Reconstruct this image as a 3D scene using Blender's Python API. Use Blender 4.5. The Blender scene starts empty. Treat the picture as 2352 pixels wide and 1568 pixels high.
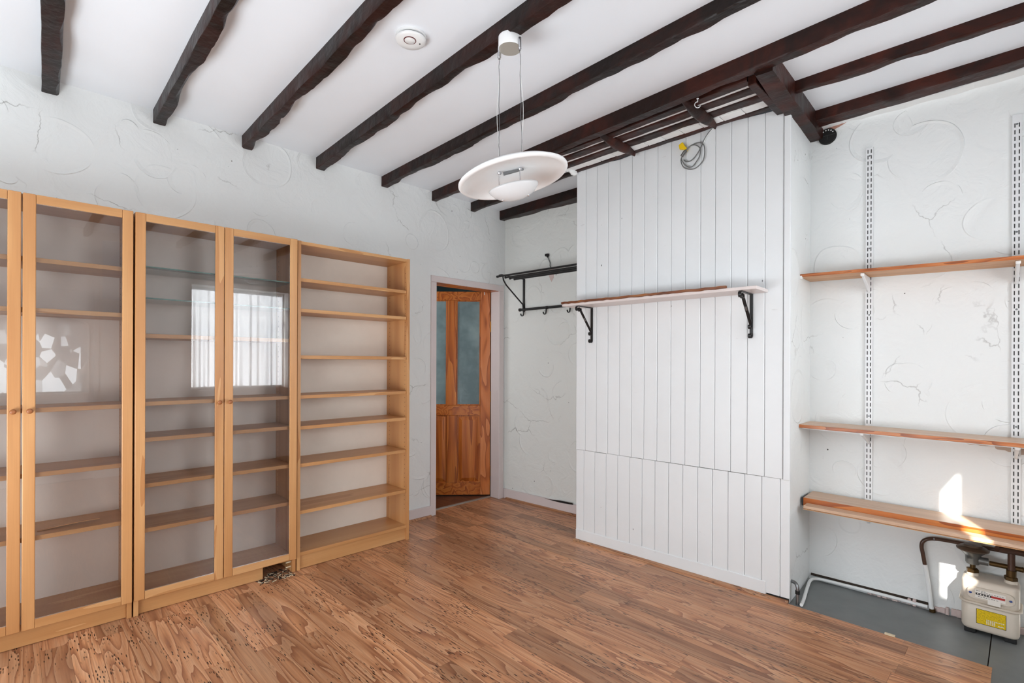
import bpy, math, random
from mathutils import Vector, Matrix, noise as mnoise
random.seed(7)
S = bpy.context.scene
COL = S.collection
PI = math.pi

# ------------------------------------------------------------------ camera
CAM = Vector((3.40295, -2.0297, 1.27227))
F = Vector((-0.713270, 0.700890, 0.0))
RT = Vector((0.700885, 0.713265, 0.003644))
UP = RT.cross(F).normalized()
cd = bpy.data.cameras.new('camera')
cam = bpy.data.objects.new('camera', cd)
COL.objects.link(cam)
cam.matrix_world = Matrix(((RT.x, UP.x, -F.x, CAM.x), (RT.y, UP.y, -F.y, CAM.y), (RT.z, UP.z, -F.z, CAM.z), (0, 0, 0, 1)))
cd.sensor_width = 36.0
cd.lens = 1161.86 * 36 / 2352
cd.shift_y = 49.85 / 2352
cd.clip_start = 0.02
S.camera = cam

# ------------------------------------------------------------------ light
S.view_settings.view_transform = 'Standard'
S.view_settings.look = 'None'
S.view_settings.gamma = 1.0
S.view_settings.use_curve_mapping = False
S.view_settings.exposure = 0.12
W = bpy.data.worlds.new('world')
S.world = W
W.use_nodes = True
W.node_tree.nodes['Background'].inputs[0].default_value = (0.80, 0.90, 1.0, 1)
W.node_tree.nodes['Background'].inputs[1].default_value = 0.6


def area(name, loc, look, sx, sy, power, col=(1, 1, 1), spread=180):
    l = bpy.data.lights.new(name, 'AREA')
    l.shape = 'RECTANGLE'
    l.size = sx
    l.size_y = sy
    l.energy = power
    l.spread = math.radians(spread)
    l.color = col
    o = bpy.data.objects.new(name, l)
    COL.objects.link(o)
    o.location = loc
    o.rotation_euler = Vector(look).to_track_quat('-Z', 'Y').to_euler()
    return o


XR = 4.30                    # inner face of the window wall, right of the camera
YN = -3.30                   # inner face of the wall behind the camera
HC = 2.70                    # ceiling height
area('window_light_street', (XR + 0.185, 0.075, 1.57), (-1, 0, 0), 1.12, 1.22, 36, (0.91, 0.96, 1.0), 135)
area('window_light_door', (XR + 0.10, -1.83, 1.32), (-1, 0, 0.2), 0.62, 0.74, 5, (0.91, 0.96, 1.0), 130)
area('fill_light_rear', (1.95, YN + 0.03, 0.70), (0, 0.86, 0.78), 2.6, 1.2, 100, (0.89, 0.95, 1.0))  # added fill aimed upward to lift ceiling and walls, no known source
area('fill_light_hall', (-0.62, 0.03, 1.55), (0.05, 1, 0), 0.6, 1.0, 5, (0.95, 0.98, 1.0))  # added fill that brightens the inner door, no known source
sl = bpy.data.lights.new('sun', 'SUN')
sl.energy = 14.0
sl.angle = 0.009
sl.color = (1.0, 0.95, 0.88)
sun = bpy.data.objects.new('sun', sl)
COL.objects.link(sun)
SD = Vector((0.45, -1.0, 0.73)).normalized()      # towards the sun
sun.rotation_euler = SD.to_track_quat('Z', 'Y').to_euler()
sun.location = (8, -8, 8)


# ------------------------------------------------------------------ materials
def lin(c):
    if isinstance(c, str):
        c = [int(c[i:i + 2], 16) for i in (0, 2, 4)]
    r = []
    for v in c:
        v = v / 255.0
        r.append(v / 12.92 if v <= 0.04045 else ((v + 0.055) / 1.055) ** 2.4)
    return (r[0], r[1], r[2], 1.0)


class G:
    def __init__(s, name):
        s.m = bpy.data.materials.new(name)
        s.m.use_nodes = True
        s.t = s.m.node_tree
        s.t.nodes.clear()
        s.out = s.t.nodes.new('ShaderNodeOutputMaterial')

    def put(s, sock, v):
        if isinstance(v, bpy.types.NodeSocket):
            s.t.links.new(v, sock)
        elif v is not None:
            if sock.type in ('RGBA',) and not hasattr(v, '__len__'):
                v = (v, v, v, 1)
            if sock.type == 'RGBA' and len(v) == 3:
                v = (*v, 1)
            sock.default_value = v

    def n(s, typ, out=0, **kw):
        nd = s.t.nodes.new('ShaderNode' + typ)
        for k, v in kw.items():
            if k.startswith('_'):
                setattr(nd, k[1:], v)
            elif k.startswith('i') and k[1:].isdigit():
                s.put(nd.inputs[int(k[1:])], v)
            else:
                s.put(nd.inputs[k.replace('_', ' ')], v)
        return nd.outputs[out]

    def coord(s, rnd=0.0):
        c = s.n('TexCoord', 3)
        if rnd:
            r = s.n('ObjectInfo', 'Random')
            m = s.n('VectorMath', i0=r, i1=(rnd, rnd * 1.7, rnd * 0.6), _operation='MULTIPLY')
            c = s.n('VectorMath', i0=c, i1=m, _operation='ADD')
        return c

    def map(s, c, sc, rot=(0, 0, 0)):
        return s.n('Mapping', Vector=c, Scale=sc, Rotation=rot)

    def noise(s, c, sc=1.0, det=3.0, rough=0.5, dist=0.0):
        return s.n('TexNoise', 0, Vector=c, Scale=sc, Detail=det, Roughness=rough, Distortion=dist)

    def math(s, op, a, b=None, c=None):
        kw = {'i0': a}
        if b is not None:
            kw['i1'] = b
        if c is not None:
            kw['i2'] = c
        return s.n('Math', _operation=op, **kw)

    def ramp(s, f, stops):
        nd = s.t.nodes.new('ShaderNodeValToRGB')
        e = nd.color_ramp.elements
        while len(e) < len(stops):
            e.new(0.5)
        for i, (p, c) in enumerate(stops):
            e[i].position = p
            if not hasattr(c, '__len__'):
                c = (c, c, c, 1)
            e[i].color = c
        s.t.links.new(f, nd.inputs[0])
        return nd.outputs[0]

    def mix(s, f, a, b, mode='MIX'):
        nd = s.t.nodes.new('ShaderNodeMix')
        nd.data_type = 'RGBA'
        nd.blend_type = mode
        s.put(nd.inputs[0], f)
        s.put(nd.inputs[6], a)
        s.put(nd.inputs[7], b)
        return nd.outputs[2]

    def bump(s, h, strength=0.3, dist=0.01):
        return s.n('Bump', Strength=strength, Distance=dist, Height=h)

    def pbr(s, col, rough=0.5, normal=None, metal=0.0, spec=0.5, **kw):
        a = dict(Base_Color=col, Roughness=rough, Metallic=metal, Specular_IOR_Level=spec, **kw)
        if normal is not None:
            a['Normal'] = normal
        sh = s.n('BsdfPrincipled', **a)
        s.t.links.new(sh, s.out.inputs[0])
        return s.m


M = {}


def plain(key, col, rough=0.5, metal=0.0, spec=0.5, vary=0.0, bump=0.0, bsc=60):
    g = G(key)
    c = lin(col)
    nm = None
    if vary:
        nz = g.noise(g.coord(3), 6.0, 4, 0.6)
        c = g.mix(g.ramp(nz, [(0.3, 0.0), (0.75, 1.0)]), lin(col), tuple(v * (1 - vary) for v in lin(col)[:3]))
    if bump:
        nm = g.bump(g.noise(g.coord(), bsc, 3), bump, 0.002)
    M[key] = g.pbr(c, rough, nm, metal, spec)


def plaster(key, col, bumpy=0.5, crack=0.6, speck=1.0, arcs=1.0):
    """trowelled, much repainted plaster: swirls, hairline cracks, little holes"""
    g = G(key)
    c = g.coord()
    big = g.noise(c, 1.3, 3, 0.55)
    warp = g.n('VectorMath', i0=c, i1=g.n('VectorMath', i0=g.n('TexNoise', 1, Vector=c, Scale=1.6, Detail=2.0), i1=(0.34, 0.34, 0.34), _operation='MULTIPLY'), _operation='ADD')
    w2 = g.n('VectorMath', i0=c, i1=g.n('VectorMath', i0=g.n('TexNoise', 1, Vector=c, Scale=2.2, Detail=1.0), i1=(0.12, 0.12, 0.12), _operation='MULTIPLY'), _operation='ADD')
    a1 = g.n('TexVoronoi', 0, Vector=w2, Scale=2.6)
    arcl = g.ramp(a1, [(0.36, 0.0), (0.40, 1.0), (0.408, 0.25), (0.52, 0.0)])
    a2 = g.n('TexVoronoi', 0, Vector=g.n('VectorMath', i0=w2, i1=(3.3, 1.7, 5.1), _operation='ADD'), Scale=4.6)
    arcl2 = g.ramp(a2, [(0.34, 0.0), (0.42, 1.0), (0.43, 0.1), (0.5, 0.0)])
    m1 = g.ramp(g.noise(c, 2.3, 3, 0.6), [(0.46, 0.0), (0.6, 1.0)])
    m2 = g.ramp(g.noise(c, 4.1, 3, 0.6), [(0.52, 0.0), (0.62, 1.0)])
    ridge = g.math('MULTIPLY_ADD', arcl, m1, g.math('MULTIPLY', arcl2, m2))
    fine = g.noise(c, 38, 4, 0.6)
    lump = g.noise(c, 7.0, 4, 0.55, 0.8)
    h = g.math('MULTIPLY_ADD', ridge, 0.45 * arcs, g.math('MULTIPLY_ADD', lump, 1.0, g.math('MULTIPLY', fine, 0.12)))
    cr = g.n('TexVoronoi', 0, Vector=g.n('VectorMath', i0=warp, i1=g.n('VectorMath', i0=g.n('TexNoise', 1, Vector=c, Scale=22.0, Detail=3.0), i1=(0.05, 0.05, 0.05), _operation='MULTIPLY'), _operation='ADD'), Scale=2.4, _feature='DISTANCE_TO_EDGE')
    crl = g.math('MULTIPLY', g.ramp(cr, [(0.0, 1.0), (0.008, 0.0)]), g.ramp(g.noise(c, 3.3, 2), [(0.56, 0.0), (0.66, 1.0)]))
    sp = g.n('TexVoronoi', 0, Vector=c, Scale=14.0)
    spl = g.math('MULTIPLY', g.ramp(sp, [(0.04, 1.0), (0.075, 0.0)]), g.ramp(g.noise(c, 9.0, 1), [(0.58, 0.0), (0.62, 1.0)]))
    base = g.mix(g.ramp(big, [(0.3, 0.0), (0.7, 1.0)]), lin(col), tuple(v * 0.955 for v in lin(col)[:3]))
    col1 = g.mix(g.math('MULTIPLY', crl, crack), base, lin('6f6a62'))
    col2 = g.mix(g.math('MULTIPLY', spl, 0.75 * speck), col1, lin('4a4540'))
    M[key] = g.pbr(col2, 0.55, g.bump(h, bumpy, 0.012), 0, 0.35)


def wood(key, axis, cols, ring=9.0, along=1.0, across=7.0, rough=0.45, streak=0.35, flecks=0.0, rnd=40.0, knots=0.0, bump=0.05, varied=0.0, spec=0.45, soft=(0.0, 0.55, 1.0)):
    """contour-line grain stretched along one axis"""
    g = G(key)
    c = g.coord(rnd)
    sc = [across] * 3
    sc[axis] = along
    v = g.map(c, tuple(sc))
    nz = g.noise(v, 1.0, 2.0, 0.45, 0.4)
    fr = g.math('FRACT', g.math('MULTIPLY', nz, ring))
    colr = g.ramp(fr, [(soft[0], lin(cols[0])), (soft[1], lin(cols[1])), (soft[2], lin(cols[2]))])
    sc2 = [190.0] * 3
    sc2[axis] = 5.0
    st = g.noise(g.map(c, tuple(sc2)), 1.0, 2.0, 0.6)
    colr = g.mix(g.math('MULTIPLY', g.ramp(st, [(0.35, 1.0), (0.65, 0.0)]), streak), colr, tuple(x * 0.62 for x in lin(cols[0])[:3]))
    br = g.noise(g.map(c, tuple(x * 0.35 for x in sc)), 1.0, 2)
    colr = g.mix(g.math('MULTIPLY', g.ramp(br, [(0.35, 1.0), (0.7, 0.0)]), 0.35), colr, lin(cols[0]))
    if varied:
        r = g.n('ObjectInfo', 'Random')
        r2 = g.math('FRACT', g.math('MULTIPLY', r, 17.31))
        dk = g.ramp(r2, [(0.0, 1.0 - varied), (1.0, 1.0 + varied * 0.35)])
        colr = g.mix(1.0, colr, dk, 'MULTIPLY')
    if flecks:
        sc3 = [125.0] * 3
        sc3[axis] = 20.0
        vf = g.n('VectorMath', i0=g.map(c, tuple(sc3)), i1=g.n('TexNoise', 1, Vector=c, Scale=9.0), _operation='ADD')
        fl = g.n('TexVoronoi', 0, Vector=vf, Scale=1.0)
        mk = g.math('MULTIPLY', g.ramp(fl, [(0.20, 1.0), (0.33, 0.0)]), g.ramp(g.noise(c, 6.0, 2), [(0.48, 0.0), (0.60, 1.0)]))
        colr = g.mix(g.math('MULTIPLY', mk, flecks), colr, lin('1f1714'))
    if knots:
        kv = [5.0] * 3
        kv[axis] = 2.2
        kn = g.n('TexVoronoi', 0, Vector=g.map(c, tuple(kv)), Scale=1.0)
        colr = g.mix(g.math('MULTIPLY', g.ramp(kn, [(0.05, 1.0), (0.11, 0.0)]), knots), colr, lin('3a1c0e'))
    nm = g.bump(st, bump, 0.002) if bump else None
    M[key] = g.pbr(colr, rough, nm, 0, spec)


plaster('wall_paint', 'eef0ef', 0.8, 0.6, 1.5)
plaster('wall_paint_grey', 'e9ebe7', 0.9, 0.6, 1.5)
plaster('ceiling_paint', 'f2f6fb', 0.08, 0.0, 0.0, 0.2)
g = G('panel_paint')
c = g.coord()
pc = g.mix(g.ramp(g.noise(c, 3.0, 4, 0.6), [(0.3, 0.0), (0.75, 1.0)]), lin('eceeef'), tuple(v * 0.95 for v in lin('eceeef')[:3]))
sp = g.n('TexVoronoi', 0, Vector=g.map(c, (1, 1, 0.6)), Scale=11.0)
pc = g.mix(g.math('MULTIPLY', g.ramp(sp, [(0.03, 0.85), (0.055, 0.0)]), g.ramp(g.noise(c, 5.0, 1), [(0.54, 0.0), (0.58, 1.0)])), pc, lin('3e3b38'))
sm = g.noise(g.map(c, (9, 9, 26), (0.0, 0.35, 0.0)), 1.0, 3, 0.6)
pc = g.mix(g.math('MULTIPLY', g.ramp(sm, [(0.70, 0.0), (0.78, 0.35)]), g.ramp(g.noise(c, 3.7, 1), [(0.5, 0.0), (0.6, 1.0)])), pc, lin('8d8a82'))
M['panel_paint'] = g.pbr(pc, 0.42, g.bump(g.noise(c, 25, 3), 0.08, 0.002), 0, 0.5)
plain('frame_paint', 'e2d6d4', 0.35, vary=0.06, bump=0.06, bsc=30)
plain('white_metal', 'e8e9ea', 0.35)
plain('white_plastic', 'efefee', 0.30)
plain('lamp_white', 'f8f8f8', 0.28, vary=0.03)
plain('lamp_glass', 'd9d9da', 0.25)
plain('chrome', 'c9c9cc', 0.18, 1.0)
plain('grey_metal', '8d8f91', 0.35, 1.0)
plain('rose_metal', 'b5b0a6', 0.35, 0.3)
plain('brass', '9a7434', 0.35, 1.0)
plain('black_iron', '1b1b1c', 0.42, vary=0.25, bump=0.15, bsc=150)
plain('black', '0c0b0b', 0.6)
plain('slot_dark', '3a3a3a', 0.7)
plain('red_ring', '5a0d12', 0.4)
plain('grey_board', '7d8080', 0.45, vary=0.22, bump=0.06, bsc=14)
plain('meter_paint', 'd9cdbd', 0.40, vary=0.07, bump=0.05, bsc=40)
plain('meter_brown', '6b5a4b', 0.35, 0.3, vary=0.3)
plain('meter_grey', '6f6f6c', 0.35, 0.4, vary=0.3)
plain('pipe_brown', '55392a', 0.35, 0.1, vary=0.35)
plain('old_brass', '5a4322', 0.45, 0.7, vary=0.4)
plain('yellow', 'f2c808', 0.35)
plain('blue', '1d3f86', 0.35)
plain('label_white', 'e9e3da', 0.4)
plain('label_black', '1c1a19', 0.4)
plain('label_red', 'b02a22', 0.4)
plain('wire_grey', '6c6d6c', 0.4)
plain('wire_white', 'e6e6e2', 0.4)
plain('threshold', 'a89f96', 0.6, vary=0.3, bump=0.2)
plain('teal', '4b6468', 0.6, vary=0.1)
plain('brick', 'b98a78', 0.85, vary=0.3, bump=0.5, bsc=40)
plain('peel', 'd8c3be', 0.7, vary=0.2, bump=0.4, bsc=40)
plain('filler', 'f0f1f0', 0.75, vary=0.04, bump=0.6, bsc=45)
plain('bare_plaster', 'c9b3a2', 0.8, vary=0.25, bump=0.3, bsc=30)
plain('dirt', '35291f', 0.9, vary=0.3, bump=0.4)
plain('dowel', 'e2d3b4', 0.6)
plain('knob_wood', '9c5f36', 0.35)
plain('hardboard', 'eadfd2', 0.42, vary=0.06)

wood('floor_wood', 0, ('a06646', 'dc9c6e', 'ebb58a'), ring=11.0, along=0.85, across=10.0, rough=0.33, streak=0.32, flecks=1.0, rnd=60, bump=0.03, varied=0.36, spec=0.5, soft=(0.0, 0.4, 1.0))
wood('hall_wood', 0, ('5c3626', '7b4c34', '8d5b3f'), ring=6.0, along=1.2, across=9.0, rough=0.35, flecks=0.4, varied=0.15)
wood('birch_up', 2, ('bd8350', 'cf9862', 'd9a670'), ring=3.0, along=0.8, across=8.0, rough=0.36, streak=0.14, rnd=30, bump=0.02)
wood('birch_flat', 1, ('bd8653', 'cd9964', 'd8a773'), ring=3.0, along=0.8, across=8.0, rough=0.36, streak=0.14, rnd=30, bump=0.02)
wood('pine_up', 2, ('94440f', 'cb7028', 'd8833a'), ring=7.0, along=0.55, across=9.0, rough=0.33, streak=0.30, knots=0.9, rnd=25, soft=(0.0, 0.45, 1.0))
wood('pine_stile', 2, ('a4521f', 'dc7f3e', 'e8945a'), ring=6.0, along=1.8, across=8.0, rough=0.33, streak=0.18, rnd=25, soft=(0.0, 0.3, 1.0))
wood('pine_flat', 0, ('94440f', 'cb7028', 'd8833a'), ring=7.0, along=0.8, across=10.0, rough=0.33, streak=0.25, rnd=25, soft=(0.0, 0.45, 1.0))
wood('shelf_pine', 0, ('c78f5c', 'd6a26f', 'e0b184'), ring=4.0, along=0.5, across=14.0, rough=0.42, streak=0.2, knots=0.6, rnd=15)
wood('shelf_top', 0, ('c9a68a', 'd8b699', 'e2c4aa'), ring=4.0, along=0.5, across=14.0, rough=0.4, streak=0.12, rnd=15)
wood('shelf_edge', 0, ('8f4a26', 'c8743e', 'dc8d55'), ring=6.0, along=2.2, across=22.0, rough=0.35, streak=0.3, rnd=15)
wood('edge_strip', 0, ('5f3017', '9a5a30', 'b8783f'), ring=6.0, along=2.5, across=22.0, rough=0.4, streak=0.5, rnd=15)
plain('shelf_paint', 'e7dbd7', 0.35, vary=0.06)


def beam_mat(key, dark, red, amt):
    g = G(key)
    c = g.coord(20)
    v = g.map(c, (2.0, 14.0, 14.0))
    nz = g.noise(v, 1.0, 5, 0.65, 0.5)
    p = g.noise(c, 4.5, 4, 0.6, 1.0)
    col = g.mix(g.math('MULTIPLY', g.ramp(p, [(0.42, 0.0), (0.62, 1.0)]), amt), lin(dark), lin(red))
    col = g.mix(g.math('MULTIPLY', g.ramp(nz, [(0.3, 1.0), (0.6, 0.0)]), 0.5), col, tuple(x * 0.45 for x in lin(dark)[:3]))
    w = g.n('TexVoronoi', 0, Vector=g.map(c, (26, 40, 40)), Scale=1.0)
    col = g.mix(g.math('MULTIPLY', g.ramp(w, [(0.05, 1.0), (0.1, 0.0)]), 0.35), col, lin('0a0807'))
    ht = g.math('ADD', g.math('MULTIPLY', nz, 0.5), g.noise(c, 16, 3, 0.5))
    M[key] = g.pbr(col, g.ramp(p, [(0.3, 0.34), (0.7, 0.5)]), g.bump(ht, 0.7, 0.010), 0, 0.22)


beam_mat('beam_black', '1e1411', '3a1a13', 0.75)
beam_mat('beam_red', '261511', '4c2015', 0.75)


def glass(key, tint, refl=1.0, rough=0.0, ior=1.5):
    """thin clear pane: straight-through light plus Fresnel reflection"""
    g = G(key)
    fr = g.n('Fresnel', IOR=ior)
    tr = g.n('BsdfTransparent', Color=tint)
    gl = g.n('BsdfGlossy', Color=(1, 1, 1, 1), Roughness=rough)
    mx = g.t.nodes.new('ShaderNodeMixShader')
    g.t.links.new(fr, mx.inputs[0])
    g.t.links.new(tr, mx.inputs[1])
    g.t.links.new(gl, mx.inputs[2])
    g.t.links.new(mx.outputs[0], g.out.inputs[0])
    M[key] = g.m


glass('pane', (0.985, 0.98, 0.985, 1))
glass('shelf_glass', (0.93, 0.965, 0.955, 1))
plain('glass_edge', '4f7a70', 0.2)

# obscured glass of the inner door
g = G('obscure_glass')
c = g.coord(5)
pat = g.n('TexVoronoi', 0, Vector=g.n('VectorMath', i0=c, i1=g.n('VectorMath', i0=g.n('TexNoise', 1, Vector=c, Scale=7.0), i1=(0.15, 0.15, 0.15), _operation='MULTIPLY'), _operation='ADD'), Scale=16.0, _feature='DISTANCE_TO_EDGE')
cc = g.mix(g.ramp(g.noise(c, 4, 3, 0.6), [(0.35, 0.0), (0.65, 1.0)]), lin('65797d'), lin('879b9c'))
g.pbr(cc, 0.16, g.bump(pat, 0.25, 0.004), 0, 0.5)
M['obscure_glass'] = g.m

# patterned glass in the front door and the net curtain at the window: light comes through both
g = G('leaf_glass')
c = g.coord()
vo = g.n('TexVoronoi', 1, Vector=g.map(c, (1, 11, 7)), Scale=1.0)
f = g.ramp(g.n('SeparateColor', 0, Color=vo), [(0.40, 0.02), (0.55, 0.25), (0.75, 0.9)])
tl = g.n('BsdfTranslucent', Color=(0.45, 0.46, 0.47, 1))
tp = g.n('BsdfTransparent', Color=(0.9, 0.92, 0.93, 1))
mx = g.t.nodes.new('ShaderNodeMixShader')
g.t.links.new(f, mx.inputs[0])
g.t.links.new(tl, mx.inputs[1])
g.t.links.new(tp, mx.inputs[2])
g.t.links.new(mx.outputs[0], g.out.inputs[0])
M['leaf_glass'] = g.m
g = G('net_curtain')
tl = g.n('BsdfTranslucent', Color=(0.55, 0.56, 0.57, 1))
df = g.n('BsdfDiffuse', Color=(0.85, 0.85, 0.85, 1))
tp = g.n('BsdfTransparent', Color=(1, 1, 1, 1))
m1 = g.t.nodes.new('ShaderNodeMixShader')
m1.inputs[0].default_value = 0.35
g.t.links.new(tl, m1.inputs[1])
g.t.links.new(df, m1.inputs[2])
m2 = g.t.nodes.new('ShaderNodeMixShader')
lw = g.n('LayerWeight', 1, Blend=0.35)
g.t.links.new(g.ramp(lw, [(0.04, 0.42), (0.22, 0.12), (0.5, 0.01)]), m2.inputs[0])
g.t.links.new(m1.outputs[0], m2.inputs[1])
g.t.links.new(tp, m2.inputs[2])
g.t.links.new(m2.outputs[0], g.out.inputs[0])
M['net_curtain'] = g.m

# yellow meter sticker: rows of print too small to read
g = G('sticker')
c = g.coord()
br = g.n('TexBrick', 1, Vector=g.map(c, (260, 1, 260), (PI / 2, 0, 0)), Scale=0.5, Mortar_Size=0.0, Bias=0.0)
sep = g.n('SeparateXYZ', 2, Vector=c)
row = g.math('GREATER_THAN', g.math('FRACT', g.math('MULTIPLY', sep, 150.0)), 0.62)
wd = g.math('GREATER_THAN', g.noise(g.map(c, (420, 1, 150)), 1.0, 0), 0.47)
M['sticker'] = g.pbr(g.mix(g.math('MULTIPLY', g.math('MULTIPLY', row, wd), 0.65), lin('e8c40a'), lin('5b4a05')), 0.35)


# ------------------------------------------------------------------ mesh building
class MB:
    def __init__(s):
        s.v = []
        s.f = []
        s.mi = []
        s.cur = 0

    def add(s, vs, fs):
        b = len(s.v)
        s.v += [Vector(v) for v in vs]
        for f in fs:
            s.f.append([b + i for i in f])
            s.mi.append(s.cur)
        return s

    def box(s, x0, x1, y0, y1, z0, z1):
        return s.hexa([(x0, y0, z0), (x1, y0, z0), (x1, y1, z0), (x0, y1, z0), (x0, y0, z1), (x1, y0, z1), (x1, y1, z1), (x0, y1, z1)])

    def hexa(s, p):
        return s.add(p, [(0, 3, 2, 1), (4, 5, 6, 7), (0, 1, 5, 4), (1, 2, 6, 5), (2, 3, 7, 6), (3, 0, 4, 7)])

    def prism(s, poly, vec):
        n = len(poly)
        vec = Vector(vec)
        a = [Vector(p) for p in poly]
        b = [p + vec for p in a]
        fs = [tuple(range(n - 1, -1, -1)), tuple(range(n, 2 * n))]
        for i in range(n):
            j = (i + 1) % n
            fs.append((i, j, n + j, n + i))
        return s.add(a + b, fs)

    def tube(s, pts, r, n=8, closed=False, cap=True):
        pts = [Vector(p) for p in pts]
        m = len(pts)
        rs = r if hasattr(r, '__len__') else [r] * m
        tang = []
        for i in range(m):
            if closed:
                t = pts[(i + 1) % m] - pts[i - 1]
            else:
                t = pts[min(i + 1, m - 1)] - pts[max(i - 1, 0)]
            tang.append(t.normalized())
        ref = Vector((0, 0, 1)) if abs(tang[0].z) < 0.9 else Vector((1, 0, 0))
        u = tang[0].cross(ref).normalized()
        vs = []
        for i in range(m):
            t = tang[i]
            u = (u - t * u.dot(t))
            u = u.normalized() if u.length > 1e-6 else t.orthogonal().normalized()
            w = t.cross(u)
            for k in range(n):
                a = 2 * PI * k / n
                vs.append(pts[i] + (u * math.cos(a) + w * math.sin(a)) * rs[i])
        fs = []
        for i in range(m if closed else m - 1):
            j = (i + 1) % m
            for k in range(n):
                l = (k + 1) % n
                fs.append((i * n + k, i * n + l, j * n + l, j * n + k))
        if cap and not closed:
            fs.append(tuple(range(n - 1, -1, -1)))
            fs.append(tuple((m - 1) * n + k for k in range(n)))
        return s.add(vs, fs)

    def cyl(s, a, b, r, n=16, r2=None):
        return s.tube([a, b], [r, r if r2 is None else r2], n)

    def lathe(s, prof, org=(0, 0, 0), ax=(0, 0, 1), n=32, ux=None, sx=1.0, sy=1.0):
        ax = Vector(ax).normalized()
        org = Vector(org)
        u = Vector(ux) if ux else ax.orthogonal()
        u = (u - ax * u.dot(ax)).normalized()
        w = ax.cross(u)
        vs = []
        for (r, h) in prof:
            r = max(r, 1e-4)
            for k in range(n):
                a = 2 * PI * k / n
                vs.append(org + ax * h + u * (math.cos(a) * r * sx) + w * (math.sin(a) * r * sy))
        fs = []
        for i in range(len(prof) - 1):
            for k in range(n):
                l = (k + 1) % n
                fs.append((i * n + k, i * n + l, (i + 1) * n + l, (i + 1) * n + k))
        if prof[0][0] > 1e-4:
            fs.append(tuple(range(n - 1, -1, -1)))
        if prof[-1][0] > 1e-4:
            fs.append(tuple((len(prof) - 1) * n + k for k in range(n)))
        return s.add(vs, fs)

    def ribbon(s, pts, wvec, th):
        """flat bar: centre line pts, width vector wvec, thickness th"""
        pts = [Vector(p) for p in pts]
        wv = Vector(wvec)
        vs = []
        m = len(pts)
        for i in range(m):
            t = (pts[min(i + 1, m - 1)] - pts[max(i - 1, 0)]).normalized()
            nn = t.cross(wv).normalized() * th / 2
            vs += [pts[i] - wv / 2 - nn, pts[i] + wv / 2 - nn, pts[i] + wv / 2 + nn, pts[i] - wv / 2 + nn]
        fs = [(0, 1, 2, 3), tuple((m - 1) * 4 + k for k in (3, 2, 1, 0))]
        for i in range(m - 1):
            for k in range(4):
                l = (k + 1) % 4
                fs.append((i * 4 + l, i * 4 + k, (i + 1) * 4 + k, (i + 1) * 4 + l))
        return s.add(vs, fs)


def wloc(o):
    p = Vector((0, 0, 0))
    while o is not None:
        p += o.location
        o = o.parent
    return p


def obj(name, mb, mat, parent=None, bevel=0.0, smooth=False, kind=None, label=None, segs=2, cat=None, group=None):
    me = bpy.data.meshes.new(name)
    off = wloc(parent) if parent else Vector((0, 0, 0))
    me.from_pydata([v - off for v in mb.v], [], mb.f)
    mats = mat if isinstance(mat, (list, tuple)) else [mat]
    for k in mats:
        me.materials.append(M[k])
    if len(mats) > 1:
        me.polygons.foreach_set('material_index', mb.mi)
    me.validate()
    me.update()
    import bmesh
    bm = bmesh.new()
    bm.from_mesh(me)
    bmesh.ops.recalc_face_normals(bm, faces=bm.faces)
    bm.to_mesh(me)
    bm.free()
    if smooth:
        me.polygons.foreach_set('use_smooth', [True] * len(me.polygons))
    o = bpy.data.objects.new(name, me)
    COL.objects.link(o)
    if parent:
        o.parent = parent
    if bevel:
        b = o.modifiers.new('bevel', 'BEVEL')
        b.width = bevel
        b.segments = segs
        b.limit_method = 'ANGLE'
        b.angle_limit = math.radians(50)
    if smooth == 'auto':
        me.set_sharp_from_angle(angle=math.radians(40))
    if kind:
        o['kind'] = kind
    if label:
        o['label'] = label
    if cat:
        o['category'] = cat
    if group:
        o['group'] = group
    return o


def thing(name, label, cat, loc=(0, 0, 0), group=None, kind=None):
    o = bpy.data.objects.new(name, None)
    COL.objects.link(o)
    o.location = loc
    o.empty_display_size = 0.05
    if label:
        o['label'] = label
    if cat:
        o['category'] = cat
    if group:
        o['group'] = group
    if kind:
        o['kind'] = kind
    return o


def bx(*a):
    return MB().box(*a)


class Frame:
    """local frame on a wall: s along it, d out of it, z up"""

    def __init__(s, p, q):
        s.o = Vector((p[0], p[1], 0))
        e = Vector((q[0] - p[0], q[1] - p[1], 0)).normalized()
        s.e = e
        s.n = Vector((e.y, -e.x, 0))

    def p(s, a, d, z):
        v = s.o + s.e * a + s.n * d
        v.z = z
        return v

    def box(s, mb, a0, a1, d0, d1, z0, z1):
        return mb.hexa([s.p(a0, d1, z0), s.p(a1, d1, z0), s.p(a1, d0, z0), s.p(a0, d0, z0), s.p(a0, d1, z1), s.p(a1, d1, z1), s.p(a1, d0, z1), s.p(a0, d0, z1)])


FB = Frame((-0.09, 1.285), (0.75, 1.335))      # recess left of the chimney
FC = Frame((1.13, 0.857), (2.518, 0.913))      # boarded chimney front
FA = Frame((2.484, 1.362), (3.60, 1.400))      # alcove right of the chimney
XL = -0.07                                     # inner face of the bookcase wall

# ------------------------------------------------------------------ setting
# left wall with the doorway (y 0.45..1.235, z 0..1.965)
m = MB()
m.box(XL - 0.12, XL, YN, 0.45, -0.02, HC)
m.box(XL - 0.12, XL, 1.235, 1.50, -0.02, HC)
m.box(XL - 0.12, XL, 0.45, 1.235, 1.965, HC)
obj('wall_left', m, 'wall_paint', kind='structure')
m = MB()
FB.box(m, -0.10, 1.35, -0.15, 0.0, -0.02, HC)
wall_back = obj('wall_back', m, 'wall_paint_grey', kind='structure')
m = MB()
FA.box(m, -0.15, 2.0, -0.15, 0.0, -0.02, HC)
wall_alcove = obj('wall_alcove', m, 'wall_paint', kind='structure')

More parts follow.
